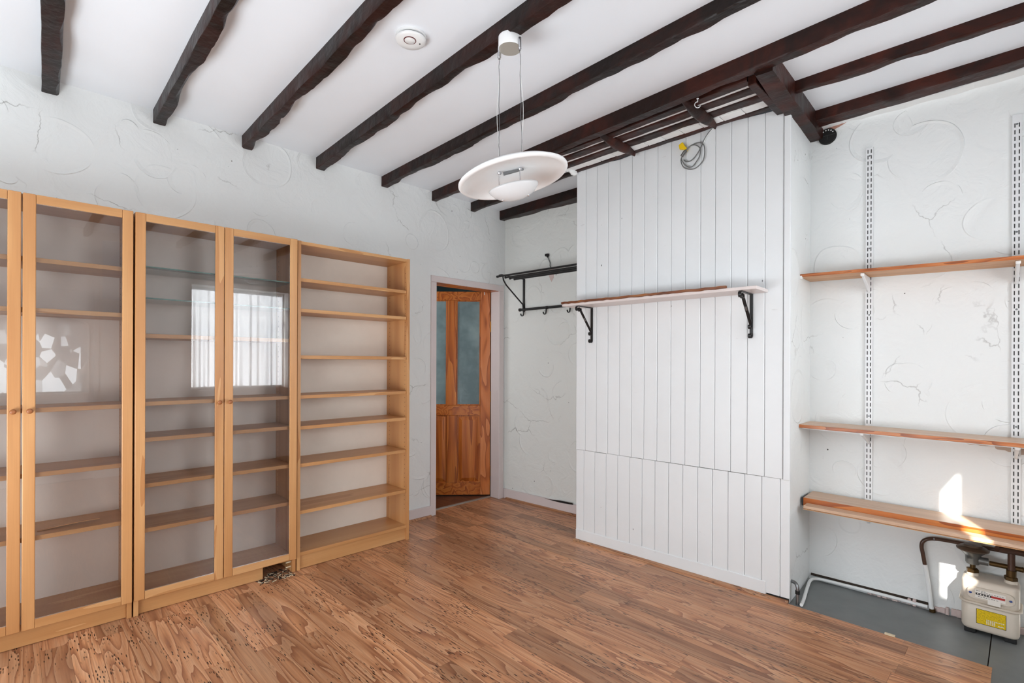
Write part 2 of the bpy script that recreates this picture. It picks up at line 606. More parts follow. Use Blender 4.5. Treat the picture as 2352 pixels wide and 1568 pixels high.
# window wall: openings for window, front door and a slot added for the sun
m = MB()
ycuts = [YN, -2.30, -1.40, -1.35, -1.126, -0.50, 0.65, 1.5]
DOORO = (-2.30, -1.40, 0.0, 2.06)
SUNO = (-1.35, -1.126, 1.96, 2.61)
WINO = (-0.50, 0.65, 0.93, 2.22)
for a, b in zip(ycuts[:-1], ycuts[1:]):
    op = [o for o in (DOORO, SUNO, WINO) if abs(o[0] - a) < 1e-6 and abs(o[1] - b) < 1e-6]
    if op:
        o = op[0]
        th = 0.22 if o is WINO else 0.03
        if o[2] > 0:
            m.box(XR, XR + th, a, b, -0.02, o[2])
        m.box(XR, XR + th, a, b, o[3], HC)
    else:
        m.box(XR, XR + (0.03 if a < -0.6 else 0.22), a, b, -0.02, HC)
obj('wall_right', m, 'wall_paint', kind='structure')
# wall behind the camera with an opening added for fill light
m = MB()
m.box(-0.19, 0.30, YN - 0.2, YN, -0.02, HC)
m.box(3.00, XR + 0.22, YN - 0.2, YN, -0.02, HC)
m.box(0.30, 3.00, YN - 0.2, YN, -0.02, 0.06)
m.box(0.30, 3.00, YN - 0.2, YN, 2.35, HC)
obj('wall_near', m, 'wall_paint', kind='structure')
w3 = thing('added_window_rear', None, None, (2.3, YN, 0.06), kind='structure')  # unseen window added to go with the rear fill light
obj('sun_blocker', bx(0.30, 3.00, YN - 0.16, YN - 0.15, 0.06, 2.35), 'white_plastic', w3)  # added sheet keeping direct sun out of the rear opening
for a in (0.30, 1.18, 2.06, 2.94):
    obj('frame_bar', bx(a, a + 0.06, YN - 0.145, YN - 0.10, 0.06, 2.35), 'white_plastic', w3, bevel=0.004)
m = bx(-1.9, XR + 0.03, YN - 0.2, 2.3, HC, HC + 0.1)
obj('ceiling', m, 'ceiling_paint', kind='structure')

# floor: laminate strips on a dark base
floor = thing('floor', None, None, (0, 0, 0), kind='structure')
obj('subfloor', bx(-1.9, XR + 0.2, YN - 0.2, 2.3, -0.06, -0.012), 'dirt', floor)
PW = 0.0965
y = YN
i = 0
while y < 1.36:
    y1 = y + PW
    rowx = [0.39, 1.05][i % 2] if random.random() < 0.75 else [1.05, 0.39][i % 2]
    rowx += random.uniform(-0.03, 0.03)
    xe = 4.30
    x0 = XL + 0.004
    if y1 > 0.45 and y < 1.24:
        x0 = XL - 0.099
    if y > 0.40:
        xe = 3.305
    yy1 = y1 - 0.0006
    if y > 0.905:
        xe = 1.16
    if y > 0.90 and y1 > 1.30:
        yy1 = min(yy1, 1.30)
    xs = [x0]
    x = rowx
    while x < xe - 0.05:
        if x > x0 + 0.05:
            xs.append(x)
        x += 1.32
    xs.append(xe)
    if y < 0.905 < y1:
        xs = sorted(xs + [1.14])
    for a, b in zip(xs[:-1], xs[1:]):
        if a >= 1.13 and y < 0.905 < y1:
            yy1 = 0.905
        obj('plank', bx(a, b - 0.0006, y, yy1, -0.012, random.uniform(-0.0004, 0.0)), 'floor_wood', floor)
    y = y1
    i += 1

# grey painted boards of the old hearth
gb = thing('trim_1', None, None, (0, 0, 0), kind='structure')
obj('board', MB().prism([(2.50, 0.915, -0.012), (3.288, 0.915, -0.012), (3.288, 1.37, -0.012), (2.48, 1.36, -0.012)], (0, 0, 0.007)), 'grey_board', gb, bevel=0.001)
obj('board', bx(3.292, 4.28, 0.70, 1.40, -0.012, -0.004), 'grey_board', gb, bevel=0.001)
obj('board', bx(3.312, 4.28, 0.40, 0.697, -0.012, -0.005), 'grey_board', gb, bevel=0.001)

# skirting boards
m = MB()
m.box(XL, XL + 0.02, YN, 0.44, 0.0, 0.088)
obj('baseboard_left', m, 'frame_paint', kind='structure', bevel=0.003)
m = MB()
FB.box(m, 0.0, 1.26, 0.0, 0.018, 0.0, 0.088)
obj('baseboard_back', m, 'frame_paint', kind='structure', bevel=0.003)
# scorched gap on top of the back skirting
m = MB()
pts = [(0.52, 0.086), (0.60, 0.088), (0.68, 0.096), (0.76, 0.098), (0.82, 0.099), (0.83, 0.086), (0.74, 0.081), (0.66, 0.080), (0.58, 0.083)]
m.prism([FB.p(a, 0.0185, z) for a, z in pts], FB.n * 0.0025)
obj('damage', m, 'black', wall_back)
# brown beading on the floor
m = MB()
m.prism([(XL + 0.02, YN, 0.0), (XL + 0.036, YN, 0.0), (XL + 0.032, YN, 0.010), (XL + 0.02, YN, 0.016)], (0, 3.73, 0))
obj('trim_2', m, 'floor_wood', kind='structure')
m = MB()
m.prism([FB.p(0.06, 0.018, 0), FB.p(0.06, 0.032, 0), FB.p(0.06, 0.028, 0.010), FB.p(0.06, 0.018, 0.014)], FB.e * 1.2)
obj('trim_3', m, 'floor_wood', kind='structure')
m = MB()
m.prism([FC.p(-0.012, 0.0, 0), FC.p(-0.012, 0.024, 0), FC.p(-0.012, 0.019, 0.010), FC.p(-0.012, 0.0, 0.014)], FC.e * 1.40)
obj('trim_4', m, 'floor_wood', kind='structure')

# chimney breast
br = thing('wall_chimney', None, None, (0, 0, 0), kind='structure')
core = [FC.p(0.004, -0.02, 0), FC.p(1.388, -0.02, 0), Vector((2.486, 1.50, 0)), Vector((1.134, 1.50, 0))]
m = MB().prism([Vector((p.x, p.y, -0.01)) for p in core], (0, 0, 2.652))
obj('core', m, 'wall_paint', br)
obj('backing', FC.box(MB(), 0.006, 1.386, -0.0195, -0.012, 0.03, 2.62), 'slot_dark', br)


def vboard(a0, a1, z0, z1, d=0.0, z1b=None):
    z1b = z1 if z1b is None else z1b
    th, ch = 0.012, 0.0028
    pr = [(a0, -th), (a1, -th), (a1, d - ch), (a1 - ch, d), (a0 + ch, d), (a0, d - ch)]
    mm = MB()
    n = len(pr)
    vs = [FC.p(a, dd, z0) for a, dd in pr]
    vs += [FC.p(a, dd, z1 + (z1b - z1) * (a - a0) / (a1 - a0)) for a, dd in pr]
    fs = [tuple(range(n - 1, -1, -1)), tuple(range(n, 2 * n))]
    for k in range(n):
        l = (k + 1) % n
        fs.append((k, l, n + l, n + k))
    return mm.add(vs, fs)


def topz(a):
    pts = [(-0.02, 2.630), (0.02, 2.656), (0.23, 2.655), (0.435, 2.636), (0.445, 2.652), (0.63, 2.662), (0.78, 2.668), (0.97, 2.662), (1.05, 2.666), (1.26, 2.650), (1.42, 2.645)]
    for (a0, z0), (a1, z1) in zip(pts[:-1], pts[1:]):
        if a0 <= a <= a1:
            return z0 + (z1 - z0) * (a - a0) / (a1 - a0)
    return 2.64


seams = [-0.004, 0.077, 0.1685, 0.26, 0.352, 0.4435, 0.534, 0.625, 0.717, 0.81, 0.903, 0.991, 1.082, 1.173, 1.264, 1.357]
for a, b in zip(seams[:-1], seams[1:]):
    dd = random.uniform(-0.001, 0.001)
    obj('board', vboard(a + 0.0008, b - 0.0008, 0.656, topz(a), dd, topz(b)), 'panel_paint', br)
obj('corner_bead', FC.box(MB(), 1.359, 1.392, -0.02, 0.004, 0.652, 2.662), 'panel_paint', br, bevel=0.003)
low = [-0.004] + [v - 0.013 for v in seams[1:]] + [1.392]
for k, (a, b) in enumerate(zip(low[:-1], low[1:])):
    zb = 0.0835 if k < 14 else 0.022
    obj('board', vboard(a + 0.0008, b - 0.0008, zb, 0.654 + random.uniform(-0.002, 0.0), random.uniform(-0.003, -0.001)), 'panel_paint', br)
obj('plinth', FC.box(MB(), -0.002, 1.275, -0.012, 0.003, 0.012, 0.0835), 'panel_paint', br, bevel=0.003)
m = MB()
for a in (0.0, 0.012):
    FC.box(m, a, a + 0.010, -0.012, 0.002, 0.0, 0.03)
FC.box(m, 1.277, 1.386, -0.016, -0.006, 0.0, 0.03)
obj('gap', m, 'black', br)


def blob(pts, z, d, amp, n=3):
    pass


def lumps(fr, spots, parent, mat, name, seed):
    rr = random.Random(seed)
    m = MB()
    for (a, d, z, ra, rd, rz) in spots:
        ico = []
        nn = 10
        prof = []
        for q in range(7):
            t = -PI / 2 + PI * q / 6
            prof.append((math.cos(t), math.sin(t)))
        base = len(m.v)
        vs = []
        for (r, h) in prof:
            for k in range(nn):
                an = 2 * PI * k / nn
                j = 1 + rr.uniform(-0.28, 0.28)
                vs.append(fr.p(a + max(r, 0.01) * math.cos(an) * ra * j, d + max(r, 0.01) * math.sin(an) * rd * j, z + h * rz * j))
        fs = []
        for q in range(6):
            for k in range(nn):
                l = (k + 1) % nn
                fs.append((q * nn + k, q * nn + l, (q + 1) * nn + l, (q + 1) * nn + k))
        m.add(vs, fs)
    return obj(name, m, mat, parent, smooth=True)


lumps(FC, [(-0.010, 0.035, 2.643, 0.026, 0.04, 0.024), (-0.03, 0.06, 2.655, 0.03, 0.03, 0.014), (-0.055, 0.05, 2.650, 0.035, 0.02, 0.009)], br, 'filler', 'plaster_lump', 3)
lumps(FC, [(1.352, 0.02, 2.66, 0.025, 0.03, 0.012), (1.395, -0.06, 2.632, 0.012, 0.05, 0.012), (1.41, -0.20, 2.638, 0.012, 0.06, 0.012), (1.32, 0.01, 2.664, 0.035, 0.02, 0.008)], br, 'filler', 'plaster_lump', 5)


# exposed brick and ragged plaster in the alcove corner under the beam
def patch(fr, pts, d, th, mat, parent, name, seed=1, sub=3):
    rr = random.Random(seed)
    out = []
    for i, (a, z) in enumerate(pts):
        b = pts[(i + 1) % len(pts)]
        for k in range(sub):
            t = k / sub
            j = 0.0 if k == 0 else rr.uniform(-0.004, 0.004)
            out.append(fr.p(a + (b[0] - a) * t + j, d, z + (b[1] - z) * t + j))
    m = MB().prism(out, fr.n * th)
    return obj(name, m, mat, parent)


patch(FA, [(0.012, 2.642), (0.06, 2.650), (0.12, 2.660), (0.20, 2.672), (0.19, 2.660), (0.12, 2.636), (0.05, 2.617), (0.01, 2.610)], 0.0, 0.003, 'brick', wall_alcove, 'exposed_brick', 4, 4)
patch(FA, [(0.02, 2.652), (0.30, 2.668), (0.62, 2.676), (0.95, 2.682), (1.3, 2.685), (1.3, 2.664), (0.95, 2.655), (0.62, 2.648), (0.30, 2.655), (0.12, 2.665)], 0.0, 0.075, 'filler', wall_alcove, 'plaster_fillet', 9, 6)
patch(FB, [(0.545, 2.093), (0.60, 2.097), (0.60, 2.02), (0.575, 1.985), (0.55, 2.03)], 0.0, 0.002, 'peel', wall_back, 'bare_patch', 6, 4)
patch(FA, [(0.42, 0.906), (0.95, 0.900), (0.95, 0.842), (0.89, 0.848), (0.83, 0.860), (0.80, 0.875), (0.72, 0.873), (0.66, 0.888), (0.55, 0.892), (0.45, 0.898)], 0.0, 0.0012, 'bare_plaster', wall_alcove, 'bare_patch', 14, 4)
# crumbling plaster along the foot of the alcove wall
m = MB()
rr = random.Random(12)
for k in range(46):
    a = 0.30 + k * 0.022
    w = rr.uniform(0.014, 0.026)
    hh = rr.uniform(0.010, 0.045) * (0.4 + 0.6 * min(1, k / 18))
    dd = rr.uniform(0.006, 0.022)
    FA.box(m, a, a + w, 0.0, dd, -0.004, hh)
obj('crumbled_plaster', m, 'peel', wall_alcove, kind='stuff', bevel=0.004)

# doorway: lining, architraves, open pine door
dr = thing('door_1', None, None, (XL, 0.85, 0.0), kind='structure')
obj('architrave', bx(XL - 0.004, XL + 0.012, 0.432, 0.486, 0.0, 1.9475), 'frame_paint', dr, bevel=0.003)
obj('architrave', bx(XL - 0.004, XL + 0.012, 1.205, 1.262, 0.0, 1.9475), 'frame_paint', dr, bevel=0.003)
obj('architrave', bx(XL - 0.004, XL + 0.012, 0.432, 1.262, 1.948, 2.002), 'frame_paint', dr, bevel=0.003)
obj('jamb', bx(XL - 0.14, XL - 0.0045, 0.451, 0.482, 0.0, 1.965), 'frame_paint', dr, bevel=0.002)
obj('jamb', bx(XL - 0.11, XL - 0.0045, 1.209, 1.234, 0.0, 1.965), 'frame_paint', dr, bevel=0.002)
obj('head', bx(XL - 0.14, XL - 0.0045, 0.4825, 1.2085, 1.945, 1.964), 'pine_flat', dr, bevel=0.002)
FD = Frame((-0.203, 1.223), (-0.547, 0.839))      # door leaf, hinge first
# Frame.n points to the right of its direction; the room is on the other side
FD.n = -FD.n
if FD.n.dot(CAM - FD.o) < 0:
    FD.n = -FD.n
LW = 0.72
DZ0, DZ1 = 0.012, 1.955


def leafbox(a0, a1, d0, d1, z0, z1):
    return FD.box(MB(), a0, a1, d0, d1, z0, z1)


obj('stile', leafbox(0.0, 0.095, -0.04, 0.0, DZ0, DZ1), 'pine_stile', dr, bevel=0.003)
obj('stile', leafbox(LW - 0.1, LW, -0.04, 0.0, DZ0, DZ1), 'pine_stile', dr, bevel=0.003)
obj('rail', leafbox(0.0955, LW - 0.1005, -0.04, -0.0005, 1.872, DZ1), 'pine_flat', dr, bevel=0.003)
obj('rail', leafbox(0.0955, LW - 0.1005, -0.04, -0.0005, 0.772, 0.868), 'pine_flat', dr, bevel=0.003)
obj('rail', leafbox(0.0955, LW - 0.1005, -0.04, -0.0005, DZ0, 0.126), 'pine_flat', dr, bevel=0.003)
obj('mullion', leafbox(0.325, 0.415, -0.04, -0.0005, 0.8685, 1.8715), 'pine_up', dr, bevel=0.003)
obj('mullion', leafbox(0.315, 0.415, -0.04, -0.0005, 0.1265, 0.7715), 'pine_up', dr, bevel=0.003)
for a0, a1 in ((0.0955, 0.3245), (0.4155, LW - 0.1005)):
    obj('pane', leafbox(a0, a1, -0.026, -0.018, 0.8685, 1.8715), 'obscure_glass', dr)
    mm = MB()
    for (b0, b1, z0, z1) in ((a0, a0 + 0.010, 0.8685, 1.8715), (a1 - 0.010, a1, 0.8685, 1.8715), (a0, a1, 0.8685, 0.8785), (a0, a1, 1.8615, 1.8715)):
        FD.box(mm, b0, b1, -0.0178, -0.006, z0, z1)
    obj('glazing_bead', mm, 'pine_up', dr, bevel=0.002)
for a0, a1 in ((0.0955, 0.3145), (0.4155, LW - 0.1005)):
    obj('panel', leafbox(a0, a1, -0.030, -0.014, 0.1265, 0.7715), 'pine_up', dr)
    mm = MB()
    o4 = [FD.p(a, -0.0138, z) for a, z in ((a0 + 0.012, 0.1385), (a1 - 0.012, 0.1385), (a1 - 0.012, 0.7595), (a0 + 0.012, 0.7595))]
    i4 = [FD.p(a, -0.004, z) for a, z in ((a0 + 0.045, 0.175), (a1 - 0.045, 0.175), (a1 - 0.045, 0.724), (a0 + 0.045, 0.724))]
    mm.add(o4 + i4, [(0, 1, 5, 4), (1, 2, 6, 5), (2, 3, 7, 6), (3, 0, 4, 7), (4, 5, 6, 7), (3, 2, 1, 0)])
    obj('raised_field', mm, 'pine_up', dr)
for z in (1.62, 0.95, 0.24):
    mm = MB()
    mm.cyl(FD.p(-0.006, 0.004, z - 0.05), FD.p(-0.006, 0.004, z + 0.05), 0.007, 10)
    FD.box(mm, -0.004, 0.0, -0.035, 0.003, z - 0.05, z + 0.05)
    obj('hinge', mm, 'brass', dr)
obj('closer', leafbox(0.055, 0.062, 0.001, 0.006, 1.925, 1.960), 'white_plastic', dr)
obj('threshold', MB().prism([(XL - 0.135, 0.484, -0.01), (XL - 0.10, 0.484, -0.01), (XL - 0.10, 1.215, -0.01), (XL - 0.135, 1.215, -0.01)], (0, 0, 0.014)), 'threshold', dr, bevel=0.003)
# hall beyond
hf = thing('floor_hall', None, None, (0, 0, 0), kind='structure')
y = 0.0
while y < 1.75:
    obj('plank', bx(-1.75, XL - 0.106, y, y + 0.119, -0.012, -0.002), 'hall_wood', hf)
    y += 0.12
w4 = thing('added_window_hall', None, None, (-0.62, 0.0, 1.0), kind='structure')  # unseen frame added around the hall fill light
for a in (((-0.97, -0.93, 1.0, 2.1)), (-0.31, -0.27, 1.0, 2.1), (-0.93, -0.31, 1.0, 1.04), (-0.93, -0.31, 2.06, 2.10)):
    obj('frame_bar', bx(a[0], a[1], 0.0005, 0.04, a[2], a[3]), 'white_plastic', w4, bevel=0.004)
m = MB()
m.box(-1.85, -1.75, -0.1, 1.85, -0.02, HC)
m.box(-1.85, XL - 0.12, 1.75, 1.85, -0.02, HC)
m.box(-1.85, XL - 0.12, -0.1, 0.0, -0.02, HC)
obj('wall_hall', m, 'teal', kind='structure')

# front door and window of the right-hand wall (seen mirrored in the cabinet glass)
w1 = thing('window_1', None, None, (XR, 0.075, 0.93), kind='structure')
for (a0, a1, z0, z1) in ((-0.50, -0.45, 0.93, 2.22), (0.60, 0.65, 0.93, 2.22), (-0.45, 0.60, 0.93, 0.98), (-0.45, 0.60, 2.17, 2.22), (0.05, 0.09, 0.98, 2.17), (-0.45, 0.05, 1.86, 1.90), (0.09, 0.60, 1.86, 1.90)):
    obj('frame_bar', bx(XR + 0.195, XR + 0.225, a0, a1, z0, z1), 'white_plastic', w1, bevel=0.004)
obj('sill', bx(XR - 0.03, XR + 0.19, -0.53, 0.68, 0.905, 0.93), 'white_plastic', w1, bevel=0.004)
m = MB()
nf = 160
rr = random.Random(5)
ph = [rr.uniform(0, 6.28) for _ in range(6)]


def fold(t, z):
    k = (2.2 - z) / 1.25
    return (math.sin(t * 46 + ph[0]) * 0.016 + math.sin(t * 83 + ph[1]) * 0.010 + math.sin(t * 21 + ph[2]) * 0.02) * (0.35 + 0.65 * k)


rows = 8
vs = []
for r in range(rows + 1):
    z = 2.20 - 1.25 * r / rows
    for k in range(nf + 1):
        t = k / nf
        vs.append((XR + 0.135 + fold(t, z), -0.475 + 1.10 * t, z))
fs = [(r * (nf + 1) + k, r * (nf + 1) + k + 1, (r + 1) * (nf + 1) + k + 1, (r + 1) * (nf + 1) + k) for r in range(rows) for k in range(nf)]
m.add(vs, fs)
cur = obj('net_curtain', m, 'net_curtain', smooth=True, cat='curtain', label='white net curtain at the window, seen only mirrored in the middle bookcase glass')
d2 = thing('door_2', None, None, (XR, -1.85, 0), kind='structure')
obj('frame', MB().box(XR - 0.02, XR + 0.08, -2.36, -2.28, 0, 2.10).box(XR - 0.02, XR + 0.08, -1.42, -1.375, 0, 2.10).box(XR - 0.02, XR + 0.08, -2.28, -1.42, 2.03, 2.10), 'white_plastic', d2, bevel=0.006)
arch = [(-2.20, 0.93), (-1.46, 0.93), (-1.46, 1.66)] + [(-1.83 + 0.37 * math.cos(t), 1.66 + 0.10 * math.sin(t)) for t in [PI * k / 12 for k in range(1, 12)]] + [(-2.20, 1.66)]
outer = [(-2.279, 0.01), (-1.421, 0.01), (-1.421, 2.029), (-2.279, 2.029)]
m = MB()
m.box(XR + 0.0, XR + 0.05, -2.279, -1.421, 0.01, 0.93)
m.box(XR + 0.0, XR + 0.05, -2.279, -2.20, 0.93, 2.029)
m.box(XR + 0.0, XR + 0.05, -1.46, -1.421, 0.93, 2.029)
top = [(XR, yy, zz) for yy, zz in arch[2:]] + [(XR, -2.20, 2.029), (XR, -1.46, 2.029)]
m.prism(top, (0.05, 0, 0))
obj('leaf', m, 'white_plastic', d2)
m = MB()
m.tube([(XR - 0.004, yy, zz) for yy, zz in arch], 0.012, 8, closed=True)
obj('glazing_bead', m, 'white_plastic', d2, smooth=True)
obj('pane', bx(XR + 0.02, XR + 0.028, -2.20, -1.46, 0.93, 1.77), 'leaf_glass', d2)
w2 = thing('added_sun_slot', None, None, (XR, -1.15, 1.98), kind='structure')  # trim of an unseen opening added to shape the alcove sun patch
for (a0, a1, z0, z1) in ((-1.37, -1.351, 1.94, 2.63), (-1.125, -1.106, 1.94, 2.63), (-1.351, -1.125, 1.94, 1.959), (-1.351, -1.125, 2.611, 2.63)):
    obj('frame_bar', bx(XR - 0.008, XR - 0.0005, a0, a1, z0, z1), 'white_plastic', w2)

# ------------------------------------------------------------------ ceiling beams


def hewn(y0, y1, w0, w1, x0, x1, zb0, zb1, seed, rough=1.0, sgn=1, n=150, zt=HC + 0.01):
    """beam along x: near face y(x), width w(x), underside z(x); hand hewn lower edges"""
    m = MB()
    vs = []
    sec = 9
    for i in range(n + 1):
        t = i / n
        x = x0 + (x1 - x0) * t
        yn = y0 + (y1 - y0) * t
        w = w0 + (w1 - w0) * t
        zb = zb0 + (zb1 - zb0) * t

        def q(f, k):
            return mnoise.noise(Vector((x * f, seed * 7.3 + k * 3.1, 0.5)))
        wob = 0.004 * q(1.3, 0) * rough
        ch = (max(0.0, q(5.0, 1) + 0.15) * 0.032 + max(0.0, q(12, 2)) * 0.016 + abs(q(27, 9)) * 0.004) * rough
        cn = (max(0.0, q(4.5, 3)) * 0.012 + max(0.0, q(13, 8)) * 0.006) * rough + 0.002
        zz = zb + 0.004 * q(3.0, 4) * rough
        yf = yn + w
        a = [(yn + wob, zt), (yn + wob + 0.002 * q(8, 5), (zt + zb) / 2), (yn + wob * 0.5 + 0.002 * q(9, 6), zz + cn * 0.9), (yn + cn * 0.8, zz), (yn + w * 0.5, zz - 0.002 * q(6, 7)),
             (yf - ch, zz + ch * 0.15), (yf - ch * 0.35 + wob, zz + ch * 0.8 + 0.003), (yf + wob, (zt + zb) / 2 + 0.01), (yf + wob, zt)]
        vs += [(x, yy, z2) for yy, z2 in a]
    fs = [tuple(range(sec - 1, -1, -1)), tuple(n * sec + k for k in range(sec))]
    for i in range(n):
        for k in range(sec):
            l = (k + 1) % sec
            fs.append((i * sec + k, i * sec + l, (i + 1) * sec + l, (i + 1) * sec + k))
    m.add(vs, fs)
    return m


def beam(name, label, mat, *a, **k):
    m = hewn(*a, **k)
    return obj(name, m, mat, smooth='auto', cat='beam', label=label, group='ceiling beams')


xw = XL - 0.02
beam('ceiling_beam', 'leftmost dark ceiling beam, almost upright in the photo, above the leftmost glazed bookcase', 'beam_black', -1.938, -2.07, 0.068, 0.075, xw, 4.32, 2.628, 2.628, 1, 0.7)
beam('ceiling_beam', 'dark hewn ceiling beam, second from the left, ending over the gap between the two glazed bookcases', 'beam_black', -1.475, -1.510, 0.058, 0.058, xw, 4.32, 2.624, 2.620, 2)
beam('ceiling_beam', 'dark hewn ceiling beam, third from the left, with scalloped edge, left of the smoke alarm', 'beam_black', -1.011, -1.115, 0.058, 0.058, xw, 4.32, 2.621, 2.620, 3, 1.2)
beam('ceiling_beam', 'dark hewn ceiling beam carrying the pendant lamp, right of the smoke alarm', 'beam_black', -0.537, -0.665, 0.058, 0.056, xw, 4.32, 2.622, 2.630, 4)
beam('ceiling_beam', 'dark hewn ceiling beam just in front of the pendant lamp cables, second beam before the chimney grille', 'beam_black', -0.030, -0.105, 0.058, 0.056, xw, 4.32, 2.622, 2.650, 5)
beam('ceiling_beam', 'long reddish brown ceiling beam bordering the slatted grille in front of the chimney', 'beam_red', 0.440, 0.318, 0.060, 0.058, xw, 4.32, 2.622, 2.622, 6, 0.8)
beam('ceiling_beam', 'short dark ceiling beam running behind the pendant shade into the corner of the boarded chimney', 'beam_black', 0.862, 0.792, 0.052, 0.055, xw, 1.13, 2.624, 2.626, 7, 0.6, n=36)
beam('ceiling_beam', 'short black wall beam above the coat rack, left of the boarded chimney', 'beam_black', 1.214, 1.225, 0.070, 0.135, xw, 1.13, 2.616, 2.626, 8, 0.6, n=36)
beam('ceiling_beam', 'reddish brown ceiling beam at upper right, between the long beam and the wall', 'beam_red', 0.772, 0.83, 0.055, 0.058, 2.56, 4.32, 2.645, 2.652, 9, 0.8, n=50)
beam('ceiling_beam', 'dark brown wall beam at upper right, along the top of the alcove wall', 'beam_red', 1.182, 1.20, 0.105, 0.10, 2.55, 4.32, 2.640, 2.650, 10, 0.5, n=50)


# trimmer across from the long beam to the alcove corner
def rot_beam(pts, w, z0, z1, seed):
    """hewn beam along y: pts (x,y) start/end"""
    m0 = hewn(0, 0, w, w, 0.0, (Vector(pts[1]) - Vector(pts[0])).length, z0, z1, seed, 0.6, n=30)
    a = Vector((pts[0][0], pts[0][1], 0))
    e = Vector((pts[1][0] - pts[0][0], pts[1][1] - pts[0][1], 0)).normalized()
    nn = Vector((-e.y, e.x, 0))
    m0.v = [a + e * v.x - nn * v.y * -1 + Vector((0, 0, v.z)) for v in m0.v]
    return m0


tm = rot_beam(((2.590, 0.42), (2.560, 1.36)), 0.085, 2.606, 2.596, 21)
obj('ceiling_beam', tm, 'beam_red', smooth='auto', cat='beam', label='short cross beam joining the long reddish beam to the alcove corner right of the chimney', group='ceiling beams')

# slatted grille between the long beam and the chimney
gr = thing('slatted_grille', 'dark red wooden slats fixed to the ceiling between the long beam and the boarded chimney', 'grille', (1.8, 0.68, 2.65))


def slat(y0l, y0r, w, z0, z1, x0, x1, seed):
    mm = hewn(y0l, y0r, w, w, x0, x1, z0, z0, seed, 0.35, n=30, zt=z1)
    return obj('slat', mm, 'beam_red', gr, smooth='auto')


slat(0.503, 0.492, 0.050, 2.641, 2.675, 1.10, 2.45, 32)
slat(0.578, 0.580, 0.066, 2.643, 2.675, 1.10, 2.45, 33)
slat(0.676, 0.682, 0.066, 2.643, 2.675, 1.10, 2.45, 34)
slat(0.808, 0.838, 0.042, 2.644, 2.685, 1.13, 2.45, 35)
# white plasterboard strips between the slats
m = MB()
m.box(1.12, 2.45, 0.505, 0.86, 2.652, 2.70)
obj('ceiling_strip', m, 'filler', gr)
m = MB()
for k in range(11):
    a = 1.14 + k * 0.118
    m.box(a, a + 0.114, 0.750 + 0.0018 * k, 0.806 + 0.0026 * k, 2.644 + random.uniform(0, 0.003), 2.6515)
obj('plaster_strip', m, 'filler', gr, bevel=0.004)
m = MB()
m.hexa([(2.455, 0.49, 2.612), (2.495, 0.49, 2.612), (2.495, 0.90, 2.612), (2.455, 0.90, 2.612), (2.455, 0.49, 2.66), (2.495, 0.49, 2.66), (2.495, 0.90, 2.66), (2.455, 0.90, 2.66)])
obj('end_batten', m, 'beam_red', gr, bevel=0.004)


def stub(xc, y0, y1):
    m = MB()
    vs = []
    n = 14
    sec = 8
    for i in range(n + 1):
        t = i / n
        yy = y0 + (y1 - y0) * t
        prof = min(1.0, 0.25 + 2.0 * t) if t < 0.4 else (1.0 if t < 0.72 else max(0.30, 1 - (t - 0.72) * 2.5))
        w = 0.032 * prof
        dp = 0.014 + 0.026 * math.sin(min(1.0, t * 1.15) * PI * 0.85) ** 1.0
        zt = 2.642
        for k in range(sec):
            a = PI * k / (sec - 1)
            vs.append((xc + math.cos(a) * w, yy, zt - math.sin(a) * dp if 0 < k < sec - 1 else zt))
    fs = [tuple(range(sec - 1, -1, -1)), tuple(n * sec + k for k in range(sec))]
    for i in range(n):
        for k in range(sec):
            l = (k + 1) % sec
            fs.append((i * sec + k, i * sec + l, (i + 1) * sec + l, (i + 1) * sec + k))
    return m.add(vs, fs)


obj('joist_stub', stub(1.615, 0.445, 0.835), 'beam_red', gr, smooth='auto')
obj('joist_stub', stub(2.148, 0.43, 0.83), 'beam_red', gr, smooth='auto')

# ------------------------------------------------------------------ bookcases


